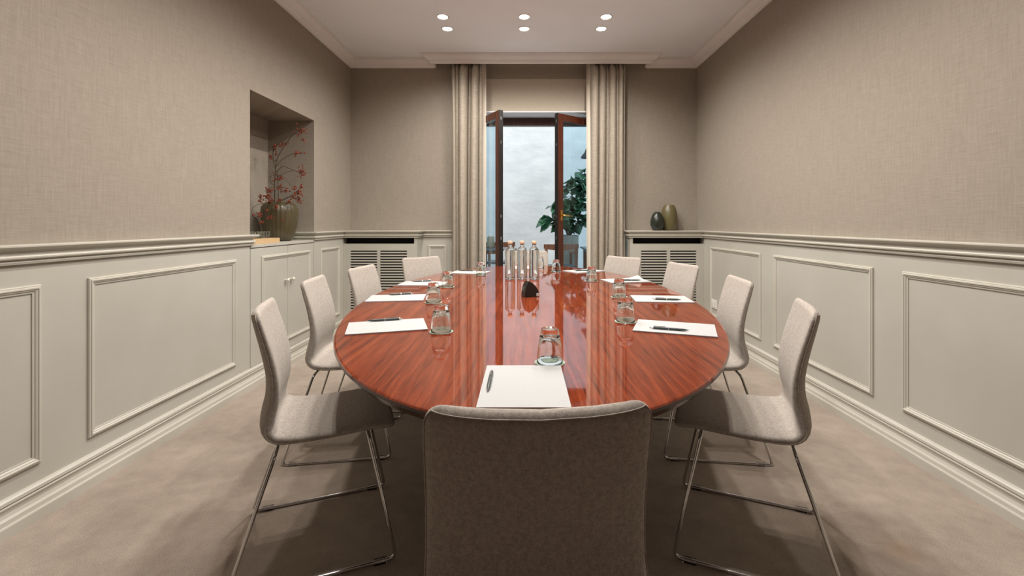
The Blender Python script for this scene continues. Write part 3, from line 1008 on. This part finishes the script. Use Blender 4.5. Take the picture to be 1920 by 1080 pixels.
# ------------------------------------------------------------------ bottles
def make_bottle():
    t = thing('water_bottle', '', 'bottle')
    bm = bmesh.new()
    out = [(0, 0.006), (0.020, 0.004), (0.030, 0.0), (0.035, 0.0015), (0.037, 0.006), (0.037, 0.205), (0.0355, 0.215), (0.030, 0.225), (0.020, 0.232), (0.0145, 0.238), (0.0135, 0.250), (0.0150, 0.251), (0.0150, 0.256), (0.0120, 0.257)]
    inn = [(0.0110, 0.250), (0.0115, 0.239), (0.0175, 0.230), (0.028, 0.221), (0.0330, 0.211), (0.0343, 0.203), (0.0343, 0.018), (0.030, 0.012), (0.015, 0.013), (0, 0.015)]
    lathe(bm, out + inn, 40)
    mesh_obj('glass_body', bm, MAT['glass'], t, smooth=True)
    bm = bmesh.new()
    lathe(bm, [(0, 0.0156), (0.015, 0.0136), (0.030, 0.0126), (0.0338, 0.0186), (0.0338, 0.203), (0.0325, 0.210), (0.031, 0.213), (0, 0.213)], 40)
    mesh_obj('water', bm, MAT['water'], t, smooth=True, angle=50)
    bm = bmesh.new()
    lathe(bm, [(0, 0.2505), (0.0105, 0.2505), (0.0105, 0.2572), (0.0175, 0.2572), (0.0185, 0.260), (0.0185, 0.274), (0.0165, 0.278), (0, 0.278)], 28)
    c_ = mesh_obj('stopper', bm, MAT['cap'], t, smooth=True, angle=50); c_['label'] = 'pale round stopper'
    return t
bt = make_bottle()
for i, (x, lab) in enumerate(((-0.103, 'left of the three clear glass water bottles'), (-0.016, 'middle of the three clear glass water bottles'), (0.072, 'right of the three clear glass water bottles'))):
    if i == 0:
        bt.location = (x, 3.345, TZ + 0.0003); bt['label'] = lab; bt['group'] = 'water bottles on the table'
    else: dup(bt, (x, 3.345 + (0.01 if i == 1 else 0), TZ + 0.0003), 0, lab)

# ------------------------------------------------------------------ black wedge device
dv = thing('tabletop_device', 'small black wedge shaped device with round badge in front of the bottles', 'device', (0.033, 2.565, TZ + 0.0003), R(24))
bm = bmesh.new()
pl = [(-0.044, 0.0), (0.044, 0.0), (0.0435, 0.014), (0.038, 0.032), (0.028, 0.050), (0.014, 0.066), (-0.002, 0.078), (-0.020, 0.088), (-0.034, 0.062), (-0.044, 0.022)]
A = [bm.verts.new((x, -0.030, z)) for x, z in pl]; B = [bm.verts.new((x * 0.96, 0.030, z * 0.97)) for x, z in pl]
bm.faces.new(A); bm.faces.new(B[::-1])
for k in range(len(pl)): bm.faces.new((A[k], A[(k+1) % len(pl)], B[(k+1) % len(pl)], B[k]))
bmesh.ops.bevel(bm, geom=list(bm.edges), offset=0.0022, segments=2, affect='EDGES')
mesh_obj('housing', bm, MAT['blackp'], dv, smooth=True, angle=30)
bm = bmesh.new(); lathe(bm, [(0, 0), (0.009, 0), (0.009, 0.001), (0, 0.001)], 24, cz=0)
bmesh.ops.rotate(bm, verts=bm.verts, cent=(0, 0, 0), matrix=Matrix.Rotation(R(90), 3, 'X'))
bmesh.ops.translate(bm, verts=bm.verts, vec=(0.032, -0.030, 0.0115))
b_ = mesh_obj('badge', bm, MAT['white'], dv); b_['label'] = 'round pale badge with a dark dot'
bm = bmesh.new(); lathe(bm, [(0, 0), (0.0028, 0), (0.0028, 0.0006), (0, 0.0006)], 16)
bmesh.ops.rotate(bm, verts=bm.verts, cent=(0, 0, 0), matrix=Matrix.Rotation(R(90), 3, 'X'))
bmesh.ops.translate(bm, verts=bm.verts, vec=(0.032, -0.031, 0.0115))
mesh_obj('badge_dot', bm, MAT['pen'], b_)
bm = bmesh.new()
for k in range(3):
    t_ = 0.30 + k * 0.2
    x_ = -0.044 + (0.010) * t_; z_ = 0.022 + 0.040 * t_
    box(bm, x_ - 0.0022, x_ + 0.002, -0.014, 0.014, z_ - 0.003, z_ + 0.003)
mesh_obj('button', bm, MAT['greyp'], dv)

# ------------------------------------------------------------------ wall socket
so = thing('wall_socket', 'white double wall socket low on the right panelling', 'socket', (XR, 4.585, 0.343))
bm = bmesh.new(); box(bm, -0.010, 0, -0.06, 0.06, -0.043, 0.043, 0, 0.003)
mesh_obj('cover_plate', bm, MAT['white'], so)
for sy in (-0.03, 0.03):
    bm = bmesh.new(); box(bm, -0.0125, -0.0095, sy - 0.021, sy + 0.021, -0.028, 0.028, 0, 0.001)
    e_ = mesh_obj('socket_insert', bm, MAT['white'], so)
    bm = bmesh.new()
    for zz in (-0.010, 0.0, 0.010): box(bm, -0.0130, -0.0124, sy - 0.002, sy + 0.002, zz - 0.002, zz + 0.002)
    mesh_obj('pin_hole', bm, MAT['black'], e_)

# ------------------------------------------------------------------ blind and curtains
bl = thing('window_blind', 'flat beige fabric blind pulled partly down above the french window', 'blind', (0.16, 5.17, 2.40))
bm = bmesh.new()
for k in range(1):
    box(bm, -0.90, 0.90, -0.004, 0.004, 0.012, 0.375)
mesh_obj('fabric', bm, MAT['blind'], bl)
bm = bmesh.new(); box(bm, -0.90, 0.90, -0.010, 0.010, -0.002, 0.014, 0, 0.003)
mesh_obj('hem_bar', bm, MAT['blind'], bl)
bm = bmesh.new(); box(bm, -0.92, 0.92, 0.006, 0.05, 0.38, 0.43); 
mesh_obj('head_rail', bm, MAT['wall'], bl)
bm = bmesh.new(); box(bm, -0.90, 0.90, -0.004, 0.03, 0.375, 0.549)
mesh_obj('valance', bm, MAT['wall'], bl)

tr_ = bmesh.new(); box(tr_, -0.92, 1.25, 5.0, 5.04, 2.932, 2.949)
tag(mesh_obj('curtain_track', tr_, MAT['white']), 'white curtain track on the ceiling behind the pelmet', 'curtain track')

def curtain(name_lab, x0, x1, nf, seed, inner):
    """inner = side (+1 / -1) where the lighter returned edge hangs"""
    rnd = random.Random(seed)
    zt, zb = 2.932, 0.012
    t = thing('curtain', name_lab, 'curtain', ((x0 + x1) / 2, 5.0, 0), 0, 'floor length curtains at the french window')
    cx_ = (x0 + x1) / 2
    NU, NV = nf * 26, 80
    # irregular fold phases
    ph = [0.0]
    for k in range(nf): ph.append(ph[-1] + rnd.choice([0.5, 0.75, 1.1, 1.5]) * rnd.uniform(0.9, 1.1))
    tot = ph[-1]; ph = [p / tot for p in ph]
    amp = [rnd.uniform(0.2, 2.0) for _ in range(nf + 1)]
    dr_ = [rnd.uniform(-0.012, 0.012) for _ in range(nf + 1)]
    off1, off2 = rnd.uniform(0, 6), rnd.uniform(0, 6)
    def fold(u, v):
        # folds wander sideways and change depth on the way down
        uu = u + 0.030 * math.sin(3.1 * v + off1 + 4 * u) * math.sin(PI * u)
        uu = min(max(uu, 0), 1)
        i = 0
        while i < nf - 1 and uu > ph[i + 1]: i += 1
        f = (uu - ph[i]) / (ph[i + 1] - ph[i])
        nxt = amp[i] * (1 - f) + amp[i + 1] * f
        A_ = 0.046 * nxt * (1 + 0.25 * math.sin(2.2 * v + off2 + i))
        topk = max(0, 1 - (1 - v) / 0.05)          # v=1 is the top
        # each fold is an omega-shaped tube towards the room, pinched to a narrow neck behind
        span = (ph[i + 1] - ph[i]) * (x1 - x0)
        rr = 0.5 * span
        phi = R(122) * (2 * f - 1)
        xt = rr * math.sin(phi) * 1.0 - span * (f - 0.5)
        yt = -rr * (1.25 + 0.5 * amp[i] + 0.2 * math.sin(2.2 * v + off2 + i)) * (math.cos(phi) + 0.3)
        w2 = math.sin(4 * PI * f)
        yy = yt * (1 - topk) + A_ * 0.45 * w2 * topk + 0.006 * math.sin(5 * u + off1)
        xx = xt * (1 - topk) + dr_[i] * 0.5 * math.sin(PI * (1 - v)) * math.sin(PI * f)
        return xx, yy
    bm = bmesh.new(); g = []
    for j in range(NV + 1):
        v = j / NV
        v = 1 - (1 - v) ** 1.6 if False else v
        z = zb + (zt - zb) * v
        row = []
        nar = 1.0 - 0.02 * math.sin(PI * v)
        for i in range(NU + 1):
            u = i / NU
            dx, dy = fold(u, v)
            row.append(bm.verts.new(((x0 + (x1 - x0) * u - cx_) * nar + dx, dy, z)))
        g.append(row)
    for j in range(NV):
        for i in range(NU): bm.faces.new((g[j][i], g[j][i+1], g[j+1][i+1], g[j+1][i]))
    o = mesh_obj('drape', bm, MAT['curtain'], t, smooth=True, recalc=False)
    md = o.modifiers.new('thickness', 'SOLIDIFY'); md.thickness = 0.003; md.offset = 0
    # turned back leading edge with pale lining
    bm = bmesh.new(); g = []
    xe = (x1 if inner > 0 else x0) - cx_
    for j in range(NV + 1):
        v = j / NV; z = zb + (zt - zb) * v
        row = []
        for i in range(9):
            u = i / 8
            flare = 0.012 * math.sin(2.2 * v + 1)
            xx = xe + inner * (-0.022 + 0.060 * u + (flare if inner > 0 else flare) * u) - inner * 0.02 * (1 - v) * u
            yy = -0.012 + 0.022 * math.sin(u * PI * 1.2) + 0.05 * u
            row.append(bm.verts.new((xx, yy, z)))
        g.append(row)
    for j in range(NV):
        for i in range(8): bm.faces.new((g[j][i], g[j][i+1], g[j+1][i+1], g[j+1][i]))
    o = mesh_obj('lining_edge', bm, MAT['lining'], t, smooth=True, recalc=False); o['label'] = 'paler turned back edge of the curtain'
    md = o.modifiers.new('thickness', 'SOLIDIFY'); md.thickness = 0.003; md.offset = 0
curtain('beige linen curtain gathered at the left of the french window', -0.785, -0.455, 6, 3, 1)
curtain('beige linen curtain gathered at the right of the french window', 0.72, 1.10, 7, 11, -1)

# ------------------------------------------------------------------ vases on the right ledge
bm = bmesh.new()
lathe(bm, [(0, 0), (0.045, 0), (0.058, 0.01), (0.076, 0.055), (0.078, 0.09), (0.070, 0.135), (0.050, 0.178), (0.030, 0.196), (0.026, 0.200), (0.024, 0.196), (0.024, 0.170), (0.050, 0.12), (0.05, 0.05), (0, 0.03)], 40,
      rfun=lambda a, z: 1 + 0.02 * math.cos(14 * a + z * 60))
v = mesh_obj('dark_vase', bm, MAT['vdark'], None, smooth=True)
v.location = (1.425, 4.915, 1.0732); v.scale = (0.93, 0.93, 1); tag(v, 'small dark green textured vase on the right ledge', 'vase', 'vases on the right ledge')
bm = bmesh.new()
lathe(bm, [(0, 0), (0.066, 0), (0.082, 0.012), (0.093, 0.07), (0.094, 0.13), (0.088, 0.20), (0.075, 0.245), (0.062, 0.262), (0.060, 0.272), (0.056, 0.275), (0.053, 0.268), (0.055, 0.23), (0.08, 0.15), (0.08, 0.04), (0, 0.03)], 40)
v = mesh_obj('olive_vase', bm, MAT['volive'], None, smooth=True)
v.location = (1.572, 4.978, 1.0732); v.scale = (0.92, 0.92, 1); tag(v, 'taller olive brown vase on the right ledge behind the dark one', 'vase', 'vases on the right ledge')

# ------------------------------------------------------------------ niche: vase, branches, wooden box, glass dish
VX, VY = -2.115, 3.965
bm = bmesh.new()
lathe(bm, [(0, 0.002), (0.085, 0.002), (0.100, 0.006), (0.118, 0.06), (0.134, 0.13), (0.143, 0.20), (0.145, 0.25), (0.139, 0.29), (0.124, 0.318), (0.104, 0.329), (0.099, 0.331), (0.094, 0.327),
           (0.098, 0.318), (0.124, 0.29), (0.132, 0.24), (0.130, 0.19), (0.105, 0.06), (0.085, 0.02), (0, 0.018)], 128,
      rfun=lambda a, z: 1 + (0.034 * abs(math.cos(13 * a)) - 0.02) * (1 if 0.01 < z < 0.31 else 0.2))
v = mesh_obj('ribbed_vase', bm, MAT['smoke'], None, smooth=True)
v.location = (VX, VY, 1.0003); tag(v, 'large ribbed olive smoked glass vase in the wall niche', 'vase')

def px(x, y, dy):  # a point of the branch drawn at pixel (x, y) when it stands at depth dy
    return Vector(((x - 983) * dy / 860, dy, CAM_H + (418 - y) * dy / 860))
br = thing('berry_branches', 'bare branches with clusters of rust red berries standing in the ribbed vase', 'branches', (VX, VY, 1.03))
org = Vector((VX, VY, 1.03))
rb = random.Random(5)
stems_px = [
    # list of (x, y, depth) control points, from the vase upwards; crop (460,220) scale 4.5
    ([(516, 420, 3.96), (515, 378, 3.95), (515, 345, 3.94), (517, 315, 3.93), (519, 300, 3.92), (532, 275, 3.90), (548, 255, 3.88), (556, 250, 3.87)], 1.0),
    ([(523, 420, 3.98), (522, 375, 3.98), (521, 345, 3.99), (519, 325, 3.99), (513, 306, 4.0), (512, 290, 4.0), (512, 275, 4.0)], 0.8),
    ([(518, 312, 3.93), (528, 300, 3.90), (545, 290, 3.86), (556, 287, 3.84)], 0.5),
    ([(519, 322, 3.97), (530, 312, 3.93), (545, 317, 3.88), (560, 322, 3.85), (566, 318, 3.84)], 0.5),
    ([(520, 332, 3.99), (535, 324, 3.95), (552, 320, 3.92), (562, 326, 3.9)], 0.45),
    ([(516, 350, 3.95), (508, 342, 3.92), (507, 332, 3.9), (516, 328, 3.92), (530, 330, 3.9), (542, 345, 3.88), (551, 352, 3.86)], 0.5),
    ([(520, 380, 3.97), (532, 375, 3.92), (548, 365, 3.88), (560, 356, 3.85), (566, 350, 3.84)], 0.6),
    ([(521, 378, 3.97), (540, 370, 3.93), (552, 372, 3.9), (562, 374, 3.88)], 0.5),
    ([(514, 378, 3.95), (508, 370, 3.9), (500, 362, 3.86), (498, 356, 3.85), (510, 352, 3.86), (522, 350, 3.87), (535, 352, 3.86)], 0.5),
    ([(514, 380, 3.94), (505, 374, 3.88), (494, 372, 3.83), (484, 366, 3.80)], 0.5),
    ([(508, 377, 3.90), (495, 381, 3.82), (482, 384, 3.76), (473, 392, 3.72), (472, 402, 3.71), (477, 408, 3.72), (486, 404, 3.74)], 0.5),
    ([(512, 379, 3.90), (500, 386, 3.80), (496, 396, 3.78), (502, 406, 3.78), (508, 411, 3.78)], 0.45),
    ([(478, 406, 3.72), (486, 414, 3.73), (492, 418, 3.74)], 0.3),
    ([(515, 360, 3.94), (524, 348, 3.94), (530, 356, 3.93), (537, 360, 3.92)], 0.4),
    ([(519, 300, 3.92), (513, 300, 3.92), (509, 294, 3.92)], 0.4),
    ([(512, 285, 4.0), (520, 272, 3.97), (531, 268, 3.95)], 0.4),
    ([(556, 250, 3.87), (564, 255, 3.86), (569, 261, 3.86)], 0.35),
]
bm = bmesh.new()
for pts_, wd in stems_px:
    P = catmull([px(*p) - org for p in pts_], 5)
    N_ = len(P)
    tube(bm, P, [0.0030 * wd * (1 - 0.55 * k / N_) + 0.0006 for k in range(N_)], 6)
clusters = [(563, 246, 3.87, 10, 8, 26), (569, 262, 3.86, 3, 4, 6), (531, 269, 3.95, 7, 6, 14), (517, 278, 4.0, 6, 8, 18), (518, 290, 3.99, 3, 3, 4), (509, 295, 3.92, 3, 5, 9),
            (556, 288, 3.84, 8, 5, 14), (566, 322, 3.85, 8, 9, 26), (523, 333, 3.93, 9, 7, 22), (552, 352, 3.86, 4, 4, 9), (566, 349, 3.84, 3, 6, 9), (560, 362, 3.86, 8, 6, 22),
            (556, 371, 3.88, 9, 5, 16), (562, 378, 3.88, 4, 3, 8), (524, 353, 3.93, 5, 6, 16), (535, 357, 3.92, 6, 5, 12), (505, 357, 3.86, 6, 6, 16), (500, 370, 3.86, 9, 5, 20), (508, 377, 3.84, 7, 5, 18),
            (488, 374, 3.80, 3, 7, 12), (519, 388, 3.80, 4, 4, 7), (500, 396, 3.78, 4, 4, 6), (507, 409, 3.78, 6, 4, 12), (486, 404, 3.74, 5, 5, 14), (491, 417, 3.74, 4, 4, 9), (476, 403, 3.72, 2, 3, 4),
            (524, 376, 3.85, 4, 4, 8), (542, 378, 3.86, 4, 3, 6), (531, 412, 3.81, 2, 2, 2)]
bb = bmesh.new()
for (cx_, cy_, dd, sx, sy, nb) in clusters:
    c0 = px(cx_, cy_, dd) - org
    for _ in range(nb):
        p = px(cx_ + rb.gauss(0, sx * 0.55), cy_ + rb.gauss(0, sy * 0.55), dd + rb.gauss(0, 0.018)) - org
        r_ = rb.uniform(0.0050, 0.0085)
        mtx = Matrix.Translation(p)
        bmesh.ops.create_icosphere(bb, subdivisions=1, radius=r_, matrix=mtx)
        tube(bm, [c0 + (p - c0) * 0.1, (c0 + p) / 2 + Vector((0, 0, 0.002)), p], 0.0006, 4)
mesh_obj('stems', bm, MAT['twig'], br, smooth=True)
o = mesh_obj('berries', bb, MAT['berry'], br, smooth=True); o['kind'] = 'stuff'; o['label'] = 'small rust red berries'

bm = bmesh.new(); box(bm, -0.10, 0.10, -0.175, 0.175, 0, 0.037, 0, 0.002)
o = mesh_obj('wooden_box', bm, MAT['oak'])
o.location = (-2.045, 3.475, 1.0003); tag(o, 'flat light oak box on the cupboard top beside the vase', 'box')
bm = bmesh.new()
# cut crystal dish: square block with facets and a bowl
n_ = 8
for i in range(n_):
    for s_ in range(2):
        pass
def crystal(bm):
    lx, ly, h_ = 0.060, 0.150, 0.050
    box(bm, -lx, lx, -ly, ly, 0, 0.012, 0, 0.002)
    for k in range(8):
        y_ = -ly + ly * 2 * (k + 0.5) / 8
        for sx in (-1, 1):
            box(bm, sx * lx - 0.010, sx * lx + 0.010, y_ - 0.014, y_ + 0.014, 0.0122, h_, 0, 0.004)
    for k in range(3):
        x_ = -lx + 0.03 + k * 0.03
        for sy in (-1, 1):
            box(bm, x_ - 0.011, x_ + 0.011, sy * ly - 0.010, sy * ly + 0.010, 0.0122, h_, 0, 0.004)
crystal(bm)
o = mesh_obj('crystal_dish', bm, MAT['thickglass'])
o.location = (-2.068, 3.462, 1.0376); tag(o, 'rectangular cut crystal dish on the oak box', 'dish')

# ------------------------------------------------------------------ courtyard furniture
def out_chair(loc, rz, lab):
    t = thing('wooden_armchair', lab, 'chair', loc, rz, 'teak chairs in the courtyard')
    for sx in (-1, 1):
        bm = bmesh.new(); box(bm, sx * 0.25 - 0.022, sx * 0.25 + 0.022, 0.20, 0.245, 0, 0.80, 0, 0.005); mesh_obj('leg', bm, MAT['outwood'], t)
        bm = bmesh.new(); box(bm, sx * 0.25 - 0.022, sx * 0.25 + 0.022, -0.25, -0.205, 0, 0.635, 0, 0.005); mesh_obj('leg', bm, MAT['outwood'], t)
        bm = bmesh.new(); box(bm, sx * 0.25 - 0.03, sx * 0.25 + 0.03, -0.27, 0.20, 0.636, 0.665, 0, 0.006); mesh_obj('armrest', bm, MAT['outwood'], t)
    bm = bmesh.new()
    g = []
    for k in range(13):
        u = -1 + 2 * k / 12
        x_ = u * 0.29; y_ = 0.205 + 0.055 * (1 - u * u); zl = 0.735 - 0.03 * (1 - u * u); zh = 0.805
        g.append([bm.verts.new(p) for p in ((x_, y_, zl), (x_, y_, zh), (x_, y_ + 0.026, zh), (x_, y_ + 0.026, zl))])
    for A, B in zip(g, g[1:]):
        for k in range(4): bm.faces.new((A[k], A[(k+1) % 4], B[(k+1) % 4], B[k]))
    bm.faces.new(g[0][::-1]); bm.faces.new(g[-1])
    mesh_obj('top_rail', bm, MAT['outwood'], t)
    bm = bmesh.new(); box(bm, -0.035, 0.035, 0.235, 0.255, 0.42, 0.72); mesh_obj('back_splat', bm, MAT['outwood'], t)
    bm = bmesh.new(); box(bm, -0.25, 0.25, -0.25, 0.24, 0.40, 0.44, 0, 0.008); mesh_obj('seat', bm, MAT['slate'], t)
    return t
# backs towards the room (local +y is the back): turned round
c1 = out_chair((0.585, 7.75, 0), PI + R(6), 'brown wooden chair in the courtyard seen past the right door leaf')
dup(c1, (-0.44, 8.62, 0), PI - R(4), 'brown wooden chair in the courtyard behind the left bottle')
# round tables
def out_table(loc, lab, r=0.40):
    t = thing('courtyard_table', lab, 'table', loc, 0, 'small tables in the courtyard')
    bm = bmesh.new(); box(bm, -r, r, -0.35, 0.35, 0.715, 0.74, 0, 0.004); mesh_obj('table_top', bm, MAT['slate'], t)
    bm = bmesh.new(); box(bm, -r + 0.05, r - 0.05, -0.30, 0.30, 0.66, 0.7145); mesh_obj('apron', bm, MAT['outwood'], t)
    for sx in (-1, 1):
        for sy in (-1, 1):
            bm = bmesh.new(); box(bm, sx * (r - 0.08) - 0.03, sx * (r - 0.08) + 0.03, sy * 0.27 - 0.03, sy * 0.27 + 0.03, 0, 0.659); mesh_obj('leg', bm, MAT['outwood'], t)
    bm = bmesh.new(); box(bm, -r + 0.1, r - 0.1, -0.02, 0.02, 0.34, 0.38); mesh_obj('stretcher', bm, MAT['outwood'], t)
    return t
t1 = out_table((-0.72, 7.6, 0), 'dark topped courtyard table with the lantern on it')
dup(t1, (1.38, 7.72, 0), 0, 'dark topped courtyard table beside the planter')
# lantern
ln = thing('table_lantern', 'small woven lantern with white lid on the courtyard table', 'lantern', (-0.555, 7.60, 0.7405))
bm = bmesh.new(); lathe(bm, [(0, 0.004), (0.055, 0.004), (0.062, 0.02), (0.062, 0.16), (0.050, 0.19), (0, 0.19)], 24); mesh_obj('woven_body', bm, MAT['rattan'], ln, smooth=True, angle=40)
bm = bmesh.new(); lathe(bm, [(0, 0.1905), (0.046, 0.1905), (0.046, 0.215), (0.034, 0.235), (0, 0.237)], 24); mesh_obj('lid', bm, MAT['white'], ln, smooth=True, angle=40)
bm = bmesh.new()
lathe(bm, [(0.085, 0.001), (0.11, 0.001), (0.115, 0.008), (0.085, 0.005)], 24)
lathe(bm, [(0, 0.0), (0.09, 0.0), (0.09, 0.0035), (0, 0.0035)], 24)
mesh_obj('saucer', bm, MAT['iron'], ln)
bm = bmesh.new(); lathe(bm, [(0, 0), (0.03, 0), (0.034, 0.07), (0.03, 0.072), (0.026, 0.01), (0, 0.008)], 24)
o = mesh_obj('candle_glass', bm, MAT['glass'], None, smooth=True); o.location = (-0.425, 7.55, 0.7405); tag(o, 'small glass beside the courtyard lantern', 'glass')

# planter and fiddle leaf fig
PX_, PY_ = 0.80, 8.35
pt = thing('tall_planter', 'tall round grey planter in the courtyard holding the fig', 'planter', (PX_, PY_, 0))
bm = bmesh.new(); lathe(bm, [(0, 0.01), (0.155, 0.01), (0.165, 0.03), (0.188, 0.90), (0.190, 0.93), (0.175, 0.935), (0.170, 0.90), (0.165, 0.86), (0, 0.86)], 40)
mesh_obj('pot', bm, MAT['planter'], pt, smooth=True, angle=40)
bm = bmesh.new(); lathe(bm, [(0, 0.905), (0.168, 0.90), (0.165, 0.862), (0, 0.862)], 32); mesh_obj('soil', bm, MAT['soil'], pt)
fg = thing('fiddle_leaf_fig', 'fiddle leaf fig with large glossy leaves growing in the grey planter', 'plant', (PX_, PY_, 0.906))
rf = random.Random(21)
bm = bmesh.new(); lf = bmesh.new()
def leaf(base, direction, L_, W_, droop, roll):
    d = direction.normalized()
    side = d.cross(Vector((0, 0, 1)))
    if side.length < 0.1: side = Vector((1, 0, 0))
    side.normalize(); up = side.cross(d).normalized()
    side = (side * math.cos(roll) + up * math.sin(roll)); up = side.cross(d).normalized()
    prev = None
    n_ = 9
    for k in range(n_ + 1):
        t = k / n_
        # fiddle outline: narrow waist, broad end
        wdt = W_ * (0.10 + 0.55 * math.sin(PI * min(1, t * 1.05)) ** 0.8 + 0.55 * max(0, math.sin(PI * (t - 0.25) / 0.78)) - 0.12 * math.exp(-((t - 0.33) / 0.10) ** 2)) * (1 if t < 0.97 else 0.3)
        c = base + d * (L_ * t) - Vector((0, 0, 1)) * droop * L_ * t * t
        wob = 0.012 * math.sin(9 * t + roll * 5)
        row = [lf.verts.new(c + side * wdt * s_ + up * (abs(s_) * 0.22 * wdt + wob * s_)) for s_ in (-1, -0.5, 0, 0.5, 1)]
        if prev:
            for q in range(4): lf.faces.new((prev[q], prev[q+1], row[q+1], row[q]))
        prev = row
trunks = [[(0.0, 0, 0), (-0.05, 0.0, 0.14), (-0.12, -0.02, 0.34), (-0.16, -0.05, 0.60)],
          [(0.02, 0, 0), (0.05, 0.02, 0.18), (0.08, 0.0, 0.50), (0.06, -0.03, 0.80), (0.10, -0.03, 1.0)],
          [(0.0, 0.02, 0), (0.10, -0.03, 0.12), (0.20, -0.05, 0.38), (0.28, -0.04, 0.80), (0.30, 0, 1.18)],
          [(-0.04, 0, 0.12), (-0.18, -0.08, 0.22), (-0.34, -0.12, 0.32)]]
for T_ in trunks:
    P = catmull([Vector(p) for p in T_], 6)
    tube(bm, P, [0.016 * (1 - 0.6 * k / len(P)) for k in range(len(P))], 8)
    m_ = max(3, int(len(P) * 0.38))
    for k in range(m_, len(P)):
        for _ in range(3 if len(T_) > 3 else 2):
            a = rf.uniform(0, 2 * PI); el = rf.uniform(-0.5, 0.7)
            dv_ = Vector((math.cos(a) * math.cos(el), math.sin(a) * math.cos(el) * 0.8 - 0.25, math.sin(el)))
            leaf(P[k] + Vector((0, 0, 0.01)), dv_, rf.uniform(0.18, 0.28), rf.uniform(0.07, 0.10), rf.uniform(0.1, 0.6), rf.uniform(-0.8, 0.8))
mesh_obj('trunk', bm, MAT['twig'], fg, smooth=True)
o = mesh_obj('foliage', lf, MAT['figleaf'], fg, smooth=True, recalc=False)
md = o.modifiers.new('thickness', 'SOLIDIFY'); md.thickness = 0.0025
# wall lamp bracket outside
wl = thing('outdoor_wall_lamp', 'black iron wall lamp on the courtyard wall above the fig', 'wall lamp', (1.25, 9.3, 2.55))
bm = bmesh.new(); box(bm, 0.05, 0.13, -0.02, 0, -0.12, 0.12); mesh_obj('wall_plate', bm, MAT['iron'], wl)
bm = bmesh.new(); tube(bm, rounded([(0.09, -0.02, 0.05), (0.09, -0.20, 0.10), (-0.02, -0.34, 0.02)], 0.05), 0.016, 8); mesh_obj('arm', bm, MAT['iron'], wl)
bm = bmesh.new(); lathe(bm, [(0, 0.05), (0.03, 0.05), (0.055, -0.02), (0.12, -0.10), (0.125, -0.13), (0.10, -0.13), (0, -0.02)], 20, -0.02, -0.34, 0.0); mesh_obj('lamp_shade', bm, MAT['iron'], wl, smooth=True, angle=40)
